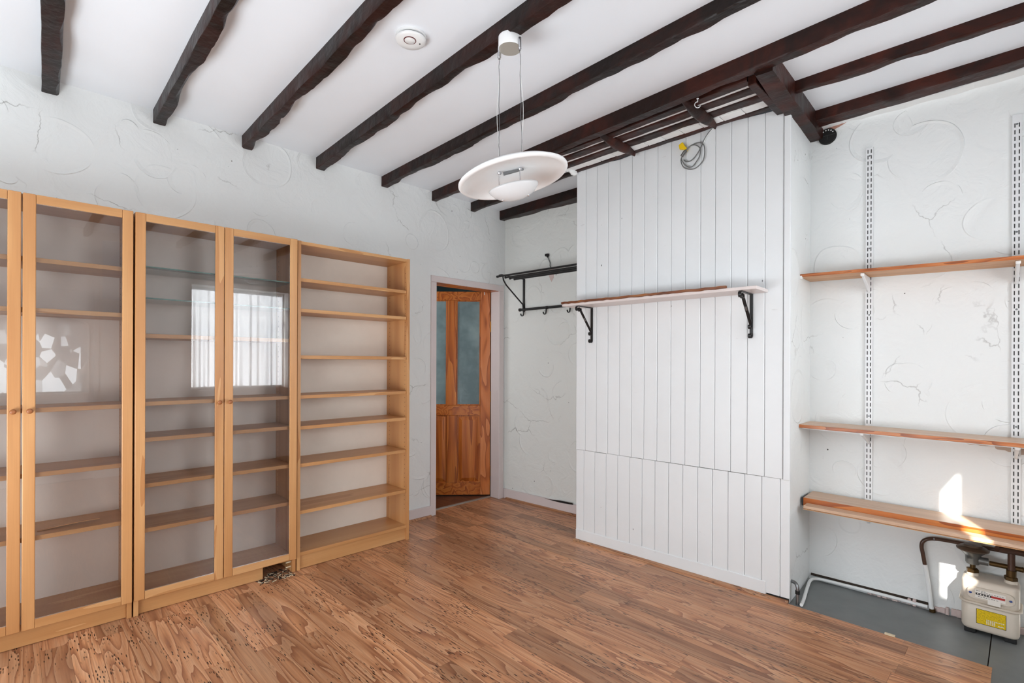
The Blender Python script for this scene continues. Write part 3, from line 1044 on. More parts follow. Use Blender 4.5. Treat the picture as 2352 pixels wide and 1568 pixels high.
def bookcase(name, label, y0, y1, shelves, glass_shelves=(), doors=(), plinth=None, seed=0):
    t = thing(name, label, 'bookcase', (0.14, (y0 + y1) / 2, 0.0))
    D = 0.285
    for a, b in ((y0, y0 + 0.02), (y1 - 0.02, y1)):
        obj('side_panel', bx(0.0, D, a, b, 0.0, 2.018), 'birch_up', t, bevel=0.0012)
    obj('top', bx(0.0, D - 0.002, y0 + 0.0205, y1 - 0.0205, 1.996, 2.016), 'birch_flat', t, bevel=0.0012)
    obj('base', bx(0.0, D - 0.003, y0 + 0.0205, y1 - 0.0205, 0.086, 0.107), 'birch_flat', t, bevel=0.0012)
    obj('back_panel', bx(0.003, 0.007, y0 + 0.0205, y1 - 0.0205, 0.108, 1.995), 'hardboard', t)
    pl = plinth or (y0 + 0.0205, y1 - 0.0205)
    obj('plinth', bx(0.250, 0.268, pl[0], pl[1], 0.002, 0.085), 'birch_flat', t, bevel=0.0012)
    for z in shelves:
        obj('shelf', bx(0.008, D - 0.010, y0 + 0.0225, y1 - 0.0225, z - 0.021, z), 'birch_flat', t, bevel=0.0012)
    for z in glass_shelves:
        mm = bx(0.012, 0.262, y0 + 0.0225, y1 - 0.0225, z - 0.006, z)
        gs = obj('glass_shelf', mm, 'shelf_glass', t)
        obj('edge', bx(0.2622, 0.2640, y0 + 0.0225, y1 - 0.0225, z - 0.006, z), 'glass_edge', gs)
    # shelf-pin holes in the side panels
    mm = MB()
    for yy, sg in ((y0 + 0.0203, 1), (y1 - 0.0203, -1)):
        for xx in (0.045, 0.255):
            z = 0.22
            while z < 1.92:
                if all(abs(z - s + 0.01) > 0.02 for s in shelves):
                    mm.lathe([(0.0025, 0.0), (0.0025, 0.0006)], (xx, yy, z), (0, sg, 0), 6)
                z += 0.032
    obj('peg_holes', mm, 'dirt', t, kind='stuff')
    for (a, b, hinge) in doors:
        dv = obj('door', bx(D + 0.002, D + 0.020, a, a + 0.043, 0.082, 2.017), 'birch_up', t, bevel=0.003)
        obj('stile', bx(D + 0.002, D + 0.020, b - 0.043, b, 0.082, 2.017), 'birch_up', dv, bevel=0.003)
        obj('rail', bx(D + 0.002, D + 0.0195, a + 0.0435, b - 0.0435, 1.977, 2.0165), 'birch_flat', dv, bevel=0.0015)
        obj('rail', bx(D + 0.002, D + 0.0195, a + 0.0435, b - 0.0435, 0.0825, 0.122), 'birch_flat', dv, bevel=0.0015)
        obj('pane', bx(D + 0.009, D + 0.013, a + 0.0436, b - 0.0436, 0.1221, 1.9769), 'pane', dv)
        ky = b - 0.024 if hinge == 'L' else a + 0.024
        mm = MB().lathe([(0.0, 0.0), (0.006, 0.0), (0.006, 0.009), (0.0105, 0.013), (0.0115, 0.018), (0.0100, 0.023), (0.005, 0.0245), (0.0, 0.0245)], (D + 0.0195, ky, 1.053), (1, 0, 0), 20)
        obj('knob', mm, 'knob_wood', dv, smooth=True)
    return t


Y1 = -1.605
bookcase('glazed_bookcase', 'leftmost birch bookcase with glass doors, cut off by the left edge of the photo', -2.410, -1.612,
         [1.740, 1.513, 1.063, 0.772, 0.487], doors=((-2.410, -2.0115, 'L'), (-2.0065, -1.613, 'R')))
bookcase('glazed_bookcase', 'middle birch bookcase with glass doors, two glass shelves and part of its plinth missing', -1.605, -0.807,
         [1.415, 1.070, 0.887, 0.655, 0.428], glass_shelves=(1.760, 1.600), doors=((-1.605, -1.208, 'L'), (-1.2045, -0.809, 'R')), plinth=(-1.5845, -0.99))
bookcase('open_bookcase', 'open birch bookcase without doors beside the doorway', -0.800, 0.0,
         [1.791, 1.603, 1.316, 1.070, 0.880, 0.649, 0.360])
# thin strip of wood lying on a shelf of the left cabinet
m = MB()
n = 12
vs = []
for i in range(n + 1):
    t = i / n
    yy = -1.955 + 0.225 * t
    z = 0.4875 + 0.012 * math.sin(t * PI * 0.6)
    vs += [(0.16, yy, z), (0.205, yy + 0.0, z - 0.0), (0.205, yy, z + 0.003), (0.16, yy, z + 0.003)]
fs = [(0, 1, 2, 3), tuple(n * 4 + k for k in (3, 2, 1, 0))]
for i in range(n):
    for k in range(4):
        l = (k + 1) % 4
        fs.append((i * 4 + l, i * 4 + k, (i + 1) * 4 + k, (i + 1) * 4 + l))
m.add(vs, fs)
obj('wooden_strip', m, 'birch_flat', cat='strip', label='thin warped strip of wood lying on a low shelf inside the leftmost glazed bookcase')
# dowels and dirt where the plinth has gone
for z in (0.030, 0.058):
    m = MB().cyl((0.262, -0.857, z), (0.262, -0.828, z + 0.001), 0.004, 8)
    obj('dowel', m, 'dowel', smooth='auto', cat='dowel', label=('lower' if z < 0.04 else 'upper') + ' of two pale dowels sticking out under the middle bookcase where its plinth is missing', group='plinth dowels')
m = MB()
rr = random.Random(4)
for k in range(150):
    x = rr.uniform(0.20, 0.34)
    yy = rr.uniform(-1.03, -0.83)
    L = rr.uniform(0.003, 0.018)
    a = rr.uniform(0, PI)
    w = rr.uniform(0.001, 0.003)
    e = Vector((math.cos(a), math.sin(a), 0))
    nn = Vector((-e.y, e.x, 0))
    p = Vector((x, yy, 0.0003))
    m.prism([p - e * L - nn * w, p + e * L - nn * w, p + e * L * 0.8 + nn * w, p - e * L + nn * w], (0, 0, rr.uniform(0.001, 0.003)))
    m.mi[-6:] = [k % 2 if k % 3 else 0] * 6
obj('floor_debris', m, ['dirt', 'dowel'], kind='stuff', cat='debris', label='dirt and splinters on the floor under the middle bookcase')

# ------------------------------------------------------------------ pendant lamp
LT = thing('pendant_lamp', 'white dish pendant lamp hanging on two thin cables from a ceiling beam', 'lamp', (1.885, -0.557, 2.622))
RC = Vector((1.885, -0.557, 0))
m = MB().lathe([(0.0475, 2.634), (0.0485, 2.632), (0.0485, 2.588), (0.047, 2.586)], RC, (0, 0, 1), 36)
obj('ceiling_rose', m, 'lamp_white', LT, smooth='auto')
m = MB().lathe([(0.0465, 2.586), (0.0465, 2.5845), (0.0, 2.5845)], RC, (0, 0, 1), 36)
obj('rose_plate', m, 'rose_metal', LT, smooth='auto', label='brushed metal underside of the ceiling rose')
GP = [RC + Vector((-0.052, -0.012, 0)), RC + Vector((0.052, 0.006, 0))]
for p in GP:
    m = MB().cyl(p + Vector((0, 0, 2.612)), p + Vector((0, 0, 2.566)), 0.0075, 12)
    m.cyl(p + Vector((0, 0, 2.566)), p + Vector((0, 0, 2.560)), 0.0055, 12)
    obj('cable_grip', m, 'chrome', LT, smooth='auto')
DC = RC + RT.normalized() * 0.015 + Vector((0, 0, 2.045))
tl = math.radians(11.5)
rh = Vector((RT.x, RT.y, 0)).normalized()
fh = Vector((F.x, F.y, 0))
DN = (Vector((0, 0, 1)) * math.cos(tl) - rh * math.sin(tl)).normalized()
DU = (rh * math.cos(tl) + Vector((0, 0, 1)) * math.sin(tl)).normalized()
DF = DN.cross(DU)


def dp(a, b, h):
    return DC + DU * a + DF * b + DN * h


prof = [(0.0, 0.034), (0.04, 0.033), (0.09, 0.029), (0.14, 0.021), (0.18, 0.011), (0.203, 0.003), (0.209, -0.003), (0.217, -0.007), (0.226, -0.006), (0.232, 0.0), (0.231, 0.006), (0.21, 0.018), (0.16, 0.035), (0.09, 0.047), (0.03, 0.051), (0.0, 0.051)]
m = MB().lathe(prof, DC, DN, 72, ux=DU)
obj('shade', m, 'lamp_white', LT, smooth=True)
# hanging bracket, wires, lower glass
TA = dp(-0.050, 0.0, 0.046)
TB = dp(0.048, 0.0, 0.046)
for g0, t0 in zip(GP, (TA, TB)):
    a = g0 + Vector((0, 0, 2.562))
    pts = []
    pts2 = []
    n = 14
    side = rh if t0 is TB else -rh
    for i in range(n + 1):
        t = i / n
        p = a.lerp(t0, t)
        pts.append(p + side * 0.0015 * math.sin(t * 19))
        pts2.append(p + side * (0.0095 * max(0.0, math.sin((t - 0.2) / 0.6 * PI)) if 0.2 < t < 0.8 else 0.001))
    obj('cable', MB().tube(pts, 0.0013, 6), 'grey_metal', LT, smooth=True)
    obj('flex', MB().tube(pts2, 0.0011, 6), 'wire_white', LT, smooth=True)
    m = MB().cyl(t0 - DN * 0.004, t0 + Vector((0, 0, 0.022)), 0.007, 12)
    obj('cable_grip', m, 'chrome', LT, smooth='auto')
obj('bracket_plate', MB().hexa([dp(-0.036, -0.006, 0.020), dp(0.05, -0.006, 0.026), dp(0.05, 0.006, 0.026), dp(-0.036, 0.006, 0.020), dp(-0.036, -0.006, 0.031), dp(0.05, -0.006, 0.031), dp(0.05, 0.006, 0.031), dp(-0.036, 0.006, 0.031)]), 'grey_metal', LT)
for a in (-0.052, 0.036):
    m = MB().cyl(dp(a, -0.02, 0.030), dp(a, -0.02, 0.030) - Vector((0, 0, 0.085)), 0.0026, 8)
    m.lathe([(0.0, -0.006), (0.007, -0.004), (0.009, 0.0), (0.007, 0.005), (0.0, 0.007)], dp(a, -0.02, 0.024), (0, 0, 1), 12)
    obj('rod', m, 'chrome', LT, smooth='auto')
obj('wire', MB().tube([dp(-0.052, -0.02, 0.030) - Vector((0, 0, 0.083)), dp(0.036, -0.02, 0.030) - Vector((0, 0, 0.083))], 0.0016, 6), 'chrome', LT)
BC = dp(-0.006, -0.005, -0.052)
bp = [(0.0, -0.040), (0.03, -0.038), (0.06, -0.029), (0.085, -0.014), (0.100, 0.004), (0.1035, 0.011), (0.100, 0.010), (0.084, -0.009), (0.06, -0.024), (0.03, -0.033), (0.0, -0.035)]
m = MB().lathe(bp, BC, DN, 48, ux=DU, sx=1.02, sy=0.75)
obj('diffuser', m, 'lamp_glass', LT, smooth=True)
for a in (-0.055, 0.055):
    m = MB().lathe([(0.0, -0.042), (0.004, -0.041), (0.0055, -0.037), (0.005, -0.031), (0.0, -0.030)], BC + DU * a + DN * 0.006, DN, 12)
    obj('screw', m, 'chrome', LT, smooth=True)

# smoke alarm
SA = thing('smoke_alarm', 'round white smoke alarm with a dark red ring on the ceiling', 'alarm', (1.513, -0.800, HC))
c0 = Vector((1.513, -0.800, HC))
m = MB().lathe([(0.066, 0.0), (0.066, -0.009), (0.061, -0.010)], c0, (0, 0, 1), 40)
obj('base', m, 'white_plastic', SA, smooth='auto')
m = MB().lathe([(0.0575, -0.009), (0.0575, -0.0145)], c0, (0, 0, 1), 40)
obj('vent_gap', m, 'black', SA, smooth='auto')
m = MB().lathe([(0.061, -0.0140), (0.0655, -0.0165), (0.0645, -0.022), (0.058, -0.0275), (0.030, -0.0315), (0.0, -0.0325)], c0, (0, 0, 1), 40)
obj('cover', m, 'white_plastic', SA, smooth=True)
cb = c0 + Vector((0.012, -0.012, -0.0305))
m = MB()
m.tube([cb + Vector((0.025 * math.cos(a), 0.025 * math.sin(a), 0)) for a in [2 * PI * k / 36 for k in range(36)]], 0.0022, 8, closed=True)
obj('ring', m, 'red_ring', SA, smooth=True, label='dark red ring')
m = MB().lathe([(0.0225, -0.0), (0.0225, -0.0015), (0.021, -0.0028), (0.0, -0.0034)], cb, (0, 0, 1), 28)
bt = obj('button', m, 'white_plastic', SA, smooth='auto')
m = MB().lathe([(0.0055, 0.003), (0.0055, -0.003), (0.0, -0.0034)], c0 + RT * 0.036 + Vector((-0.006, 0.006, -0.0275)), (0, 0, 1), 14)
obj('indicator', m, 'slot_dark', SA, smooth='auto')

# ------------------------------------------------------------------ coat rack in the recess
CR = thing('coat_rack', 'black metal coat rack with rod shelf and hooks in the recess left of the chimney', 'rack', FB.p(0.26, 0, 1.75))


def rackp(a, d, z):
    return FB.p(a, d, z)


m = MB()
for k, d in enumerate((0.315, 0.235, 0.175, 0.115)):
    m = MB().tube([rackp(0.243 if k else 0.222, d, 2.030), rackp(1.22, d, 2.030)], 0.0085 if k in (0, 3) else 0.007, 10)
    obj('rod', m, 'black_iron', CR, smooth='auto')
    m = MB().cyl(rackp(0.240 if k else 0.216, d, 2.030), rackp(0.250 if k else 0.232, d, 2.030), 0.0105, 12)
    obj('end_cap', m, 'black_iron', CR, smooth='auto')
for a in (0.262, 1.17):
    m = MB()
    m.ribbon([rackp(a, 0.335, 2.036), rackp(a, 0.31, 2.046), rackp(a, 0.28, 2.044), rackp(a, 0.005, 2.040)], FB.e * 0.014, 0.005)
    m.ribbon([rackp(a, 0.006, 2.042), rackp(a, 0.006, 1.742)], FB.e * 0.022, 0.006)
    pts = [rackp(a, 0.290, 2.036), rackp(a, 0.280, 2.000), rackp(a, 0.245, 1.960), rackp(a, 0.06, 1.835), rackp(a, 0.022, 1.810), rackp(a, 0.012, 1.770)]
    m.tube(pts, 0.0065, 8)
    obj('bracket', m, 'black_iron', CR, smooth='auto')
m = MB().tube([rackp(0.235, 0.030, 1.760), rackp(1.22, 0.030, 1.760)], 0.0115, 12)
obj('rail', m, 'black_iron', CR, smooth='auto')
m = MB().cyl(rackp(0.228, 0.030, 1.760), rackp(0.246, 0.030, 1.760), 0.0145, 12)
obj('end_cap', m, 'black_iron', CR, smooth='auto')
for a in (0.285, 0.545, 0.80):
    m = MB()
    m.cyl(rackp(a - 0.006, 0.030, 1.760), rackp(a + 0.012, 0.030, 1.760), 0.0145, 12)
    pts = [rackp(a, 0.034, 1.752), rackp(a, 0.036, 1.725), rackp(a, 0.042, 1.706), rackp(a, 0.056, 1.699), rackp(a, 0.070, 1.705), rackp(a, 0.076, 1.720)]
    m.ribbon(pts, FB.e * 0.011, 0.006)
    obj('hook', m, 'black_iron', CR, smooth='auto')
# cut-off cable above the rack
WC = thing('wall_cable', 'short cut-off cable with a black end sticking out of the wall above the coat rack', 'cable', FB.p(0.56, 0, 2.12))
obj('cable', MB().tube([FB.p(0.566, -0.005, 2.105), FB.p(0.568, 0.012, 2.125), FB.p(0.572, 0.016, 2.150), FB.p(0.560, 0.018, 2.178), FB.p(0.545, 0.020, 2.208)], 0.0045, 8), 'wire_grey', WC, smooth=True)
m = MB().cyl(FB.p(0.549, 0.018, 2.200), FB.p(0.538, 0.023, 2.225), 0.008, 8)
FB.box(m, 0.522, 0.556, 0.008, 0.030, 2.212, 2.232)
obj('connector', m, 'black', WC, bevel=0.002)

# ------------------------------------------------------------------ shelf on the chimney
CS = thing('chimney_shelf', 'white painted wall shelf with a broken brown front strip on the boarded chimney', 'shelf', FC.p(0.65, 0, 1.665))
obj('board', FC.box(MB(), 0.015, 1.282, 0.004, 0.195, 1.664, 1.681), 'shelf_paint', CS, bevel=0.002)
m = MB()
n = 40
rr = random.Random(8)
vs = []
for i in range(n + 1):
    a = 0.015 + (1.128 - 0.015) * i / n
    j = rr.uniform(-0.0012, 0.0012)
    vs += [FC.p(a, 0.1955, 1.6795 + j * 2), FC.p(a, 0.205 + j, 1.683 + j), FC.p(a, 0.206 + j, 1.694 + j), FC.p(a, 0.185, 1.695), FC.p(a, 0.183, 1.6815)]
fs = [(4, 3, 2, 1, 0), tuple(n * 5 + k for k in range(5))]
for i in range(n):
    for k in range(5):
        l = (k + 1) % 5
        fs.append((i * 5 + k, i * 5 + l, (i + 1) * 5 + l, (i + 1) * 5 + k))
m.add(vs, fs)
obj('edge_strip', m, 'edge_strip', CS, label='broken brown edging strip')


def spiral(cd, cz, r0, r1, a0, a1, n=18):
    return [(cd + math.cos(a0 + (a1 - a0) * i / n) * (r0 + (r1 - r0) * i / n), cz + math.sin(a0 + (a1 - a0) * i / n) * (r0 + (r1 - r0) * i / n)) for i in range(n + 1)]


def scroll_bracket(a, label, seed):
    t = thing('scroll_bracket', label, 'bracket', FC.p(a, 0, 1.66), group='scroll brackets')
    wv = FC.e * 0.017

    def P(l):
        return [FC.p(a, d, z) for d, z in l]
    m = MB()
    m.ribbon(P([(0.006, 1.6605), (0.175, 1.6605)] + spiral(0.175, 1.642, 0.0185, 0.008, PI / 2, -PI * 0.95)), wv, 0.004)
    obj('arm', m, 'black_iron', t, smooth='auto')
    m = MB()
    m.ribbon(P([(0.006, 1.660), (0.006, 1.432)] + [(d, z) for d, z in spiral(0.0235, 1.432, 0.0175, 0.008, PI, PI * 2.45)]), wv, 0.004)
    obj('wall_strap', m, 'black_iron', t, smooth='auto')
    m = MB()
    m.ribbon(P([(d, z) for d, z in spiral(0.148, 1.640, 0.007, 0.0165, -PI * 1.35, PI * 0.22)][::1] + [(0.150, 1.645), (0.090, 1.578), (0.014, 1.494), (0.010, 1.482)] + spiral(0.0255, 1.482, 0.0155, 0.008, PI, PI * 2.4)), wv, 0.004)
    obj('brace', m, 'black_iron', t, smooth='auto')
    m = MB()
    pts = P([(0.098, 1.588), (0.092, 1.583), (0.086, 1.575), (0.08, 1.568)])
    m.tube([pts[0] + FC.n * 0.001, pts[1] + FC.n * 0.003, pts[3]], 0.0065, 8)
    obj('collar', m, 'grey_metal', t, smooth='auto')
    return t


scroll_bracket(0.132, 'black wrought iron scroll bracket under the left end of the chimney shelf', 1)
scroll_bracket(1.196, 'black wrought iron scroll bracket under the right end of the chimney shelf', 2)

# coil of cable hanging at the top of the chimney
CB = thing('cable_coil', 'coil of grey cable with a yellow connector hanging at the top of the boarded chimney', 'cable', FC.p(0.86, 0, 2.5))
k0 = FC.p(0.985, 0.01, 2.655)


def cz(l, d=0.008):
    return [FC.p(a, d + dd, z) for a, z, dd in l]


def smooth_pts(l, n=5):
    out = []
    for i in range(len(l) - 1):
        p0 = Vector(l[max(i - 1, 0)])
        p1 = Vector(l[i])
        p2 = Vector(l[i + 1])
        p3 = Vector(l[min(i + 2, len(l) - 1)])
        for k in range(n):
            t = k / n
            out.append(0.5 * ((2 * p1) + (p2 - p0) * t + (2 * p0 - 5 * p1 + 4 * p2 - p3) * t * t + (3 * p1 - p0 - 3 * p2 + p3) * t ** 3))
    out.append(Vector(l[-1]))
    return out


# outer loop, inner loop and the lead from the beam (s, z, lift)
lead = [(0.985, 2.66, 0.0), (0.955, 2.635, 0.004), (0.928, 2.60, 0.004), (0.912, 2.565, 0.006), (0.888, 2.525, 0.010), (0.855, 2.497, 0.012), (0.825, 2.497, 0.010), (0.805, 2.515, 0.006)]
loop1 = [(0.815, 2.558, 0.010), (0.850, 2.585, 0.014), (0.895, 2.590, 0.014), (0.925, 2.575, 0.012), (0.935, 2.535, 0.010), (0.925, 2.480, 0.008), (0.885, 2.447, 0.008), (0.845, 2.446, 0.010), (0.805, 2.470, 0.012), (0.790, 2.510, 0.014), (0.797, 2.540, 0.012)]
loop2 = [(0.812, 2.552, 0.016), (0.845, 2.580, 0.020), (0.880, 2.580, 0.018), (0.907, 2.555, 0.014), (0.908, 2.520, 0.012), (0.890, 2.488, 0.010), (0.855, 2.457, 0.010), (0.820, 2.475, 0.014), (0.796, 2.515, 0.018), (0.800, 2.542, 0.016)]
obj('lead', MB().tube(smooth_pts(cz(lead)), 0.0032, 8), 'wire_grey', CB, smooth=True)
obj('loop', MB().tube(smooth_pts(cz(loop1)), 0.0032, 8), 'wire_grey', CB, smooth=True)
obj('loop', MB().tube(smooth_pts(cz(loop2)), 0.0032, 8), 'wire_grey', CB, smooth=True)
obj('white_lead', MB().tube(smooth_pts(cz([(0.99, 2.665, 0.0), (0.962, 2.640, 0.0), (0.940, 2.618, 0.0), (0.926, 2.588, 0.0), (0.924, 2.572, 0.0)])), 0.0042, 8), 'wire_white', CB, smooth=True)
m = MB().tube(cz([(0.795, 2.535, 0.016), (0.815, 2.556, 0.020), (0.826, 2.562, 0.018)]), 0.010, 10)
obj('tape', m, 'meter_grey', CB, smooth='auto')
m = MB()
zz = [(0.776, 2.618), (0.800, 2.630), (0.812, 2.606), (0.832, 2.580), (0.824, 2.570), (0.802, 2.584), (0.782, 2.588)]
m.prism([FC.p(a, 0.010, z - 0.008) for a, z in zz], FC.n * 0.018)
obj('connector', m, 'yellow', CB, bevel=0.004, label='yellow connector')

# cup hook under the long beam
m = MB()
hk = Vector((2.222, 0.452, 2.628))
pts = [hk, hk + Vector((0, 0, -0.018))]
for k in range(15):
    a = PI * 0.55 + k / 14 * PI * 1.35
    pts.append(hk + Vector((0, 0, -0.034)) + (rh * math.cos(a) + Vector((0, 0, 1)) * math.sin(a)) * 0.015)
m.tube(smooth_pts(pts, 3), 0.0022, 8)
m.lathe([(0.0, 0.0), (0.006, 0.0), (0.006, -0.002), (0.0, -0.003)], hk + Vector((0, 0, -0.002)), (0, 0, 1), 12)
obj('cup_hook', m, 'white_metal', smooth=True, cat='hook', label='small pale cup hook screwed under the long reddish beam near the grille')

# black round dial vent high in the alcove
DV = thing('wall_dial', 'small round black disc with white dots high on the alcove wall under the beam', 'dial', FA.p(0.098, 0, 2.605))
m = MB().lathe([(0.046, 0.0), (0.046, 0.010), (0.043, 0.014), (0.0, 0.016)], FA.p(0.098, 0.0, 2.605), FA.n, 32)
obj('disc', m, 'black', DV, smooth='auto')
m = MB()
for k in range(6):
    a = PI * (0.18 + 0.64 * k / 5)
    m.lathe([(0.0035, 0.0), (0.0035, 0.0015), (0.0, 0.002)], FA.p(0.098 + 0.034 * math.cos(a), 0.0145, 2.605 + 0.034 * math.sin(a)), FA.n, 8)
obj('dots', m, 'white_plastic', DV, kind='stuff')
m = MB()
FA.box(m, 0.058, 0.138, 0.0150, 0.0172, 2.606, 2.609)
FA.box(m, 0.0965, 0.0995, 0.0150, 0.0172, 2.585, 2.606)
obj('pointer', m, 'slot_dark', DV)

# ------------------------------------------------------------------ alcove shelving


def upright(a, label, z0, z1):
    t = thing('shelf_upright', label, 'shelf upright', FA.p(a, 0, z0), group='twin-slot uprights')
    m = MB()
    FA.box(m, a - 0.0165, a + 0.0165, 0.011, 0.013, z0, z1)
    FA.box(m, a - 0.0165, a - 0.0145, 0.0, 0.0112, z0, z1)
    FA.box(m, a + 0.0145, a + 0.0165, 0.0, 0.0112, z0, z1)
    obj('channel', m, 'white_metal', t)
    m = MB()
    z = z0 + 0.012
    while z < z1 - 0.03:
        for s in (-1, 1):
            FA.box(m, a + s * 0.0075 - 0.0022, a + s * 0.0075 + 0.0022, 0.0128, 0.0134, z, z + 0.020)
        z += 0.032
    obj('slots', m, 'slot_dark', t, kind='stuff')
    for z in (z1 - 0.045, z1 - 0.56, z1 - 0.93, z0 + 0.47):
        m = MB().lathe([(0.0, 0.0028), (0.003, 0.0026), (0.0048, 0.0)], FA.p(a, 0.0128, z), FA.n, 10)
        obj('screw', m, 'grey_metal', t)
    return t


UA, UB = 0.303, 0.884
upright(UA, 'white slotted shelf upright on the alcove wall, the one nearer the chimney', 0.515, 2.478)
upright(UB, 'white slotted shelf upright on the alcove wall at the right edge of the photo', 0.507, 2.468)


def sbracket(a, z, label, length=0.215):
    t = thing('shelf_bracket', label, 'shelf bracket', FA.p(a, 0, z), group='white shelf brackets')
    pr = [(0.0135, z), (length, z), (length + 0.004, z - 0.006), (length, z - 0.014), (length - 0.012, z - 0.017), (0.035, z - 0.072), (0.0135, z - 0.085)]
    m = MB().prism([FA.p(a - 0.0065, d, zz) for d, zz in pr], FA.e * 0.013)
    obj('arm', m, 'white_metal', t, bevel=0.004)
    m = MB()
    FA.box(m, a - 0.009, a + 0.009, length - 0.004, length + 0.006, z - 0.016, z - 0.0005)
    obj('tip', m, 'white_plastic', t, bevel=0.004)
    return t


zs1 = lambda a: 1.763 - 0.023 * a / 0.95
zs2 = lambda a: 0.935 - 0.010 * a / 0.95
zs3 = lambda a: 0.522 - 0.010 * a / 0.95
for a, nm in ((UA, 'the upright nearer the chimney'), (UB, 'the upright at the right edge')):
    sbracket(a, zs1(a) - 0.001, 'white bracket holding the top alcove shelf on ' + nm)
    sbracket(a, zs2(a) - 0.0195, 'white bracket holding the middle alcove shelf on ' + nm)
    sbracket(a, zs3(a) - 0.047, 'white bracket holding the lowest alcove shelf on ' + nm, 0.225)


def sl_box(a0, a1, d0, d1, f, zlo, zhi):
    return MB().hexa([FA.p(a0, d1, f(a0) + zlo), FA.p(a1, d1, f(a1) + zlo), FA.p(a1, d0, f(a1) + zlo), FA.p(a0, d0, f(a0) + zlo),
                      FA.p(a0, d1, f(a0) + zhi), FA.p(a1, d1, f(a1) + zhi), FA.p(a1, d0, f(a1) + zhi), FA.p(a0, d0, f(a0) + zhi)])


def shelf(label, f, zlo, zhi, d1, a0, a1, edge=0.004, top='shelf_top', bot='shelf_pine'):
    t = thing('alcove_shelf', label, 'shelf', FA.p(a0, 0, f(a0)), group='alcove shelves')
    obj('board', sl_box(a0, a1, 0.014, d1, f, zlo, zhi), bot, t, bevel=0.0015)
    return t


s1 = shelf('top wooden alcove shelf, its pine underside showing, right of the chimney', zs1, 0.0, 0.017, 0.236, 0.014, 1.75)
obj('front_edge', sl_box(0.014, 1.75, 0.2362, 0.240, zs1, 0.0, 0.017), 'shelf_edge', s1, bevel=0.0015)
obj('clip', FA.box(MB(), 0.004, 0.026, 0.215, 0.243, 1.752, 1.771), 'white_plastic', s1, bevel=0.005)
s2 = shelf('middle wooden alcove shelf with a chipped dark grained front edge, right of the chimney', zs2, -0.019, 0.0, 0.246, 0.014, 1.75, bot='shelf_top')
obj('front_edge', sl_box(0.014, 1.75, 0.2462, 0.250, zs2, -0.018, -0.0005), 'shelf_edge', s2, bevel=0.0015)
obj('painted_underside', sl_box(0.03, 1.75, 0.05, 0.247, zs2, -0.0215, -0.0192), 'white_metal', s2)
s3 = shelf('lowest, thickest alcove shelf with a board fixed along its front, above the gas meter', zs3, -0.046, 0.0, 0.216, 0.030, 1.75, bot='shelf_top')
obj('front_edge', sl_box(0.030, 1.75, 0.2162, 0.220, zs3, -0.046, -0.0005), 'pine_flat', s3, bevel=0.0015)
fb = sl_box(0.048, 1.75, 0.2205, 0.296, zs3, -0.043, -0.026)
obj('front_board', fb, 'shelf_top', s3, bevel=0.003)
obj('board_tongue', sl_box(0.048, 1.75, 0.2205, 0.302, zs3, -0.0455, -0.0435), 'shelf_pine', s3)
obj('end_cap', sl_box(0.022, 0.0295, 0.10, 0.220, zs3, -0.046, -0.001), 'slot_dark', s3)

# ------------------------------------------------------------------ gas meter and pipes
GX0, GX1, GY0, GY1 = 3.192, 3.385, 1.135, 1.29
GM = thing('gas_meter', 'cream gas meter with yellow sticker standing on the grey floor boards under the lowest shelf', 'gas meter', (3.29, 1.21, 0.0))


def rbox(x0, x1, y0, y1, z0, z1, r, n=6, shrink=None):
    """box with rounded vertical edges and softened top/bottom"""
    m = MB()
    lv = shrink or [(z0, 0.012), (z0 + 0.006, 0.004), (z0 + 0.02, 0.0), (z1 - 0.02, 0.0), (z1 - 0.007, 0.004), (z1, 0.013)]
    ring = []
    for cx, cy, a0 in ((x1 - r, y1 - r, 0), (x0 + r, y1 - r, PI / 2), (x0 + r, y0 + r, PI), (x1 - r, y0 + r, 1.5 * PI)):
        for k in range(n + 1):
            a = a0 + PI / 2 * k / n
            ring.append((cx, cy, math.cos(a), math.sin(a)))
    N = len(ring)
    vs = []
    for z, s in lv:
        for cx, cy, ca, sa in ring:
            vs.append((cx + ca * (r - s), cy + sa * (r - s), z))
    fs = [tuple(range(N - 1, -1, -1)), tuple((len(lv) - 1) * N + k for k in range(N))]
    for i in range(len(lv) - 1):
        for k in range(N):
            l = (k + 1) % N
            fs.append((i * N + k, i * N + l, (i + 1) * N + l, (i + 1) * N + k))
    return m.add(vs, fs)


obj('lower_body', rbox(GX0, GX1, GY0, GY1, 0.022, 0.188, 0.032), 'meter_paint', GM, smooth='auto')
obj('upper_body', rbox(GX0, GX1, GY0, GY1, 0.186, 0.325, 0.032), 'meter_paint', GM, smooth='auto')
obj('seam_flange', rbox(GX0 - 0.009, GX1 + 0.009, GY0 - 0.009, GY1 + 0.009, 0.182, 0.193, 0.038, 6, [(0.182, 0.003), (0.185, 0.0), (0.190, 0.0), (0.193, 0.003)]), 'meter_paint', GM, smooth='auto')
for xx in (GX0 + 0.03, GX1 - 0.03):
    for yy in (GY0 + 0.035, GY1 - 0.035):
        obj('foot', bx(xx - 0.02, xx + 0.02, yy - 0.02, yy + 0.02, -0.004, 0.026), 'black', GM, bevel=0.003)
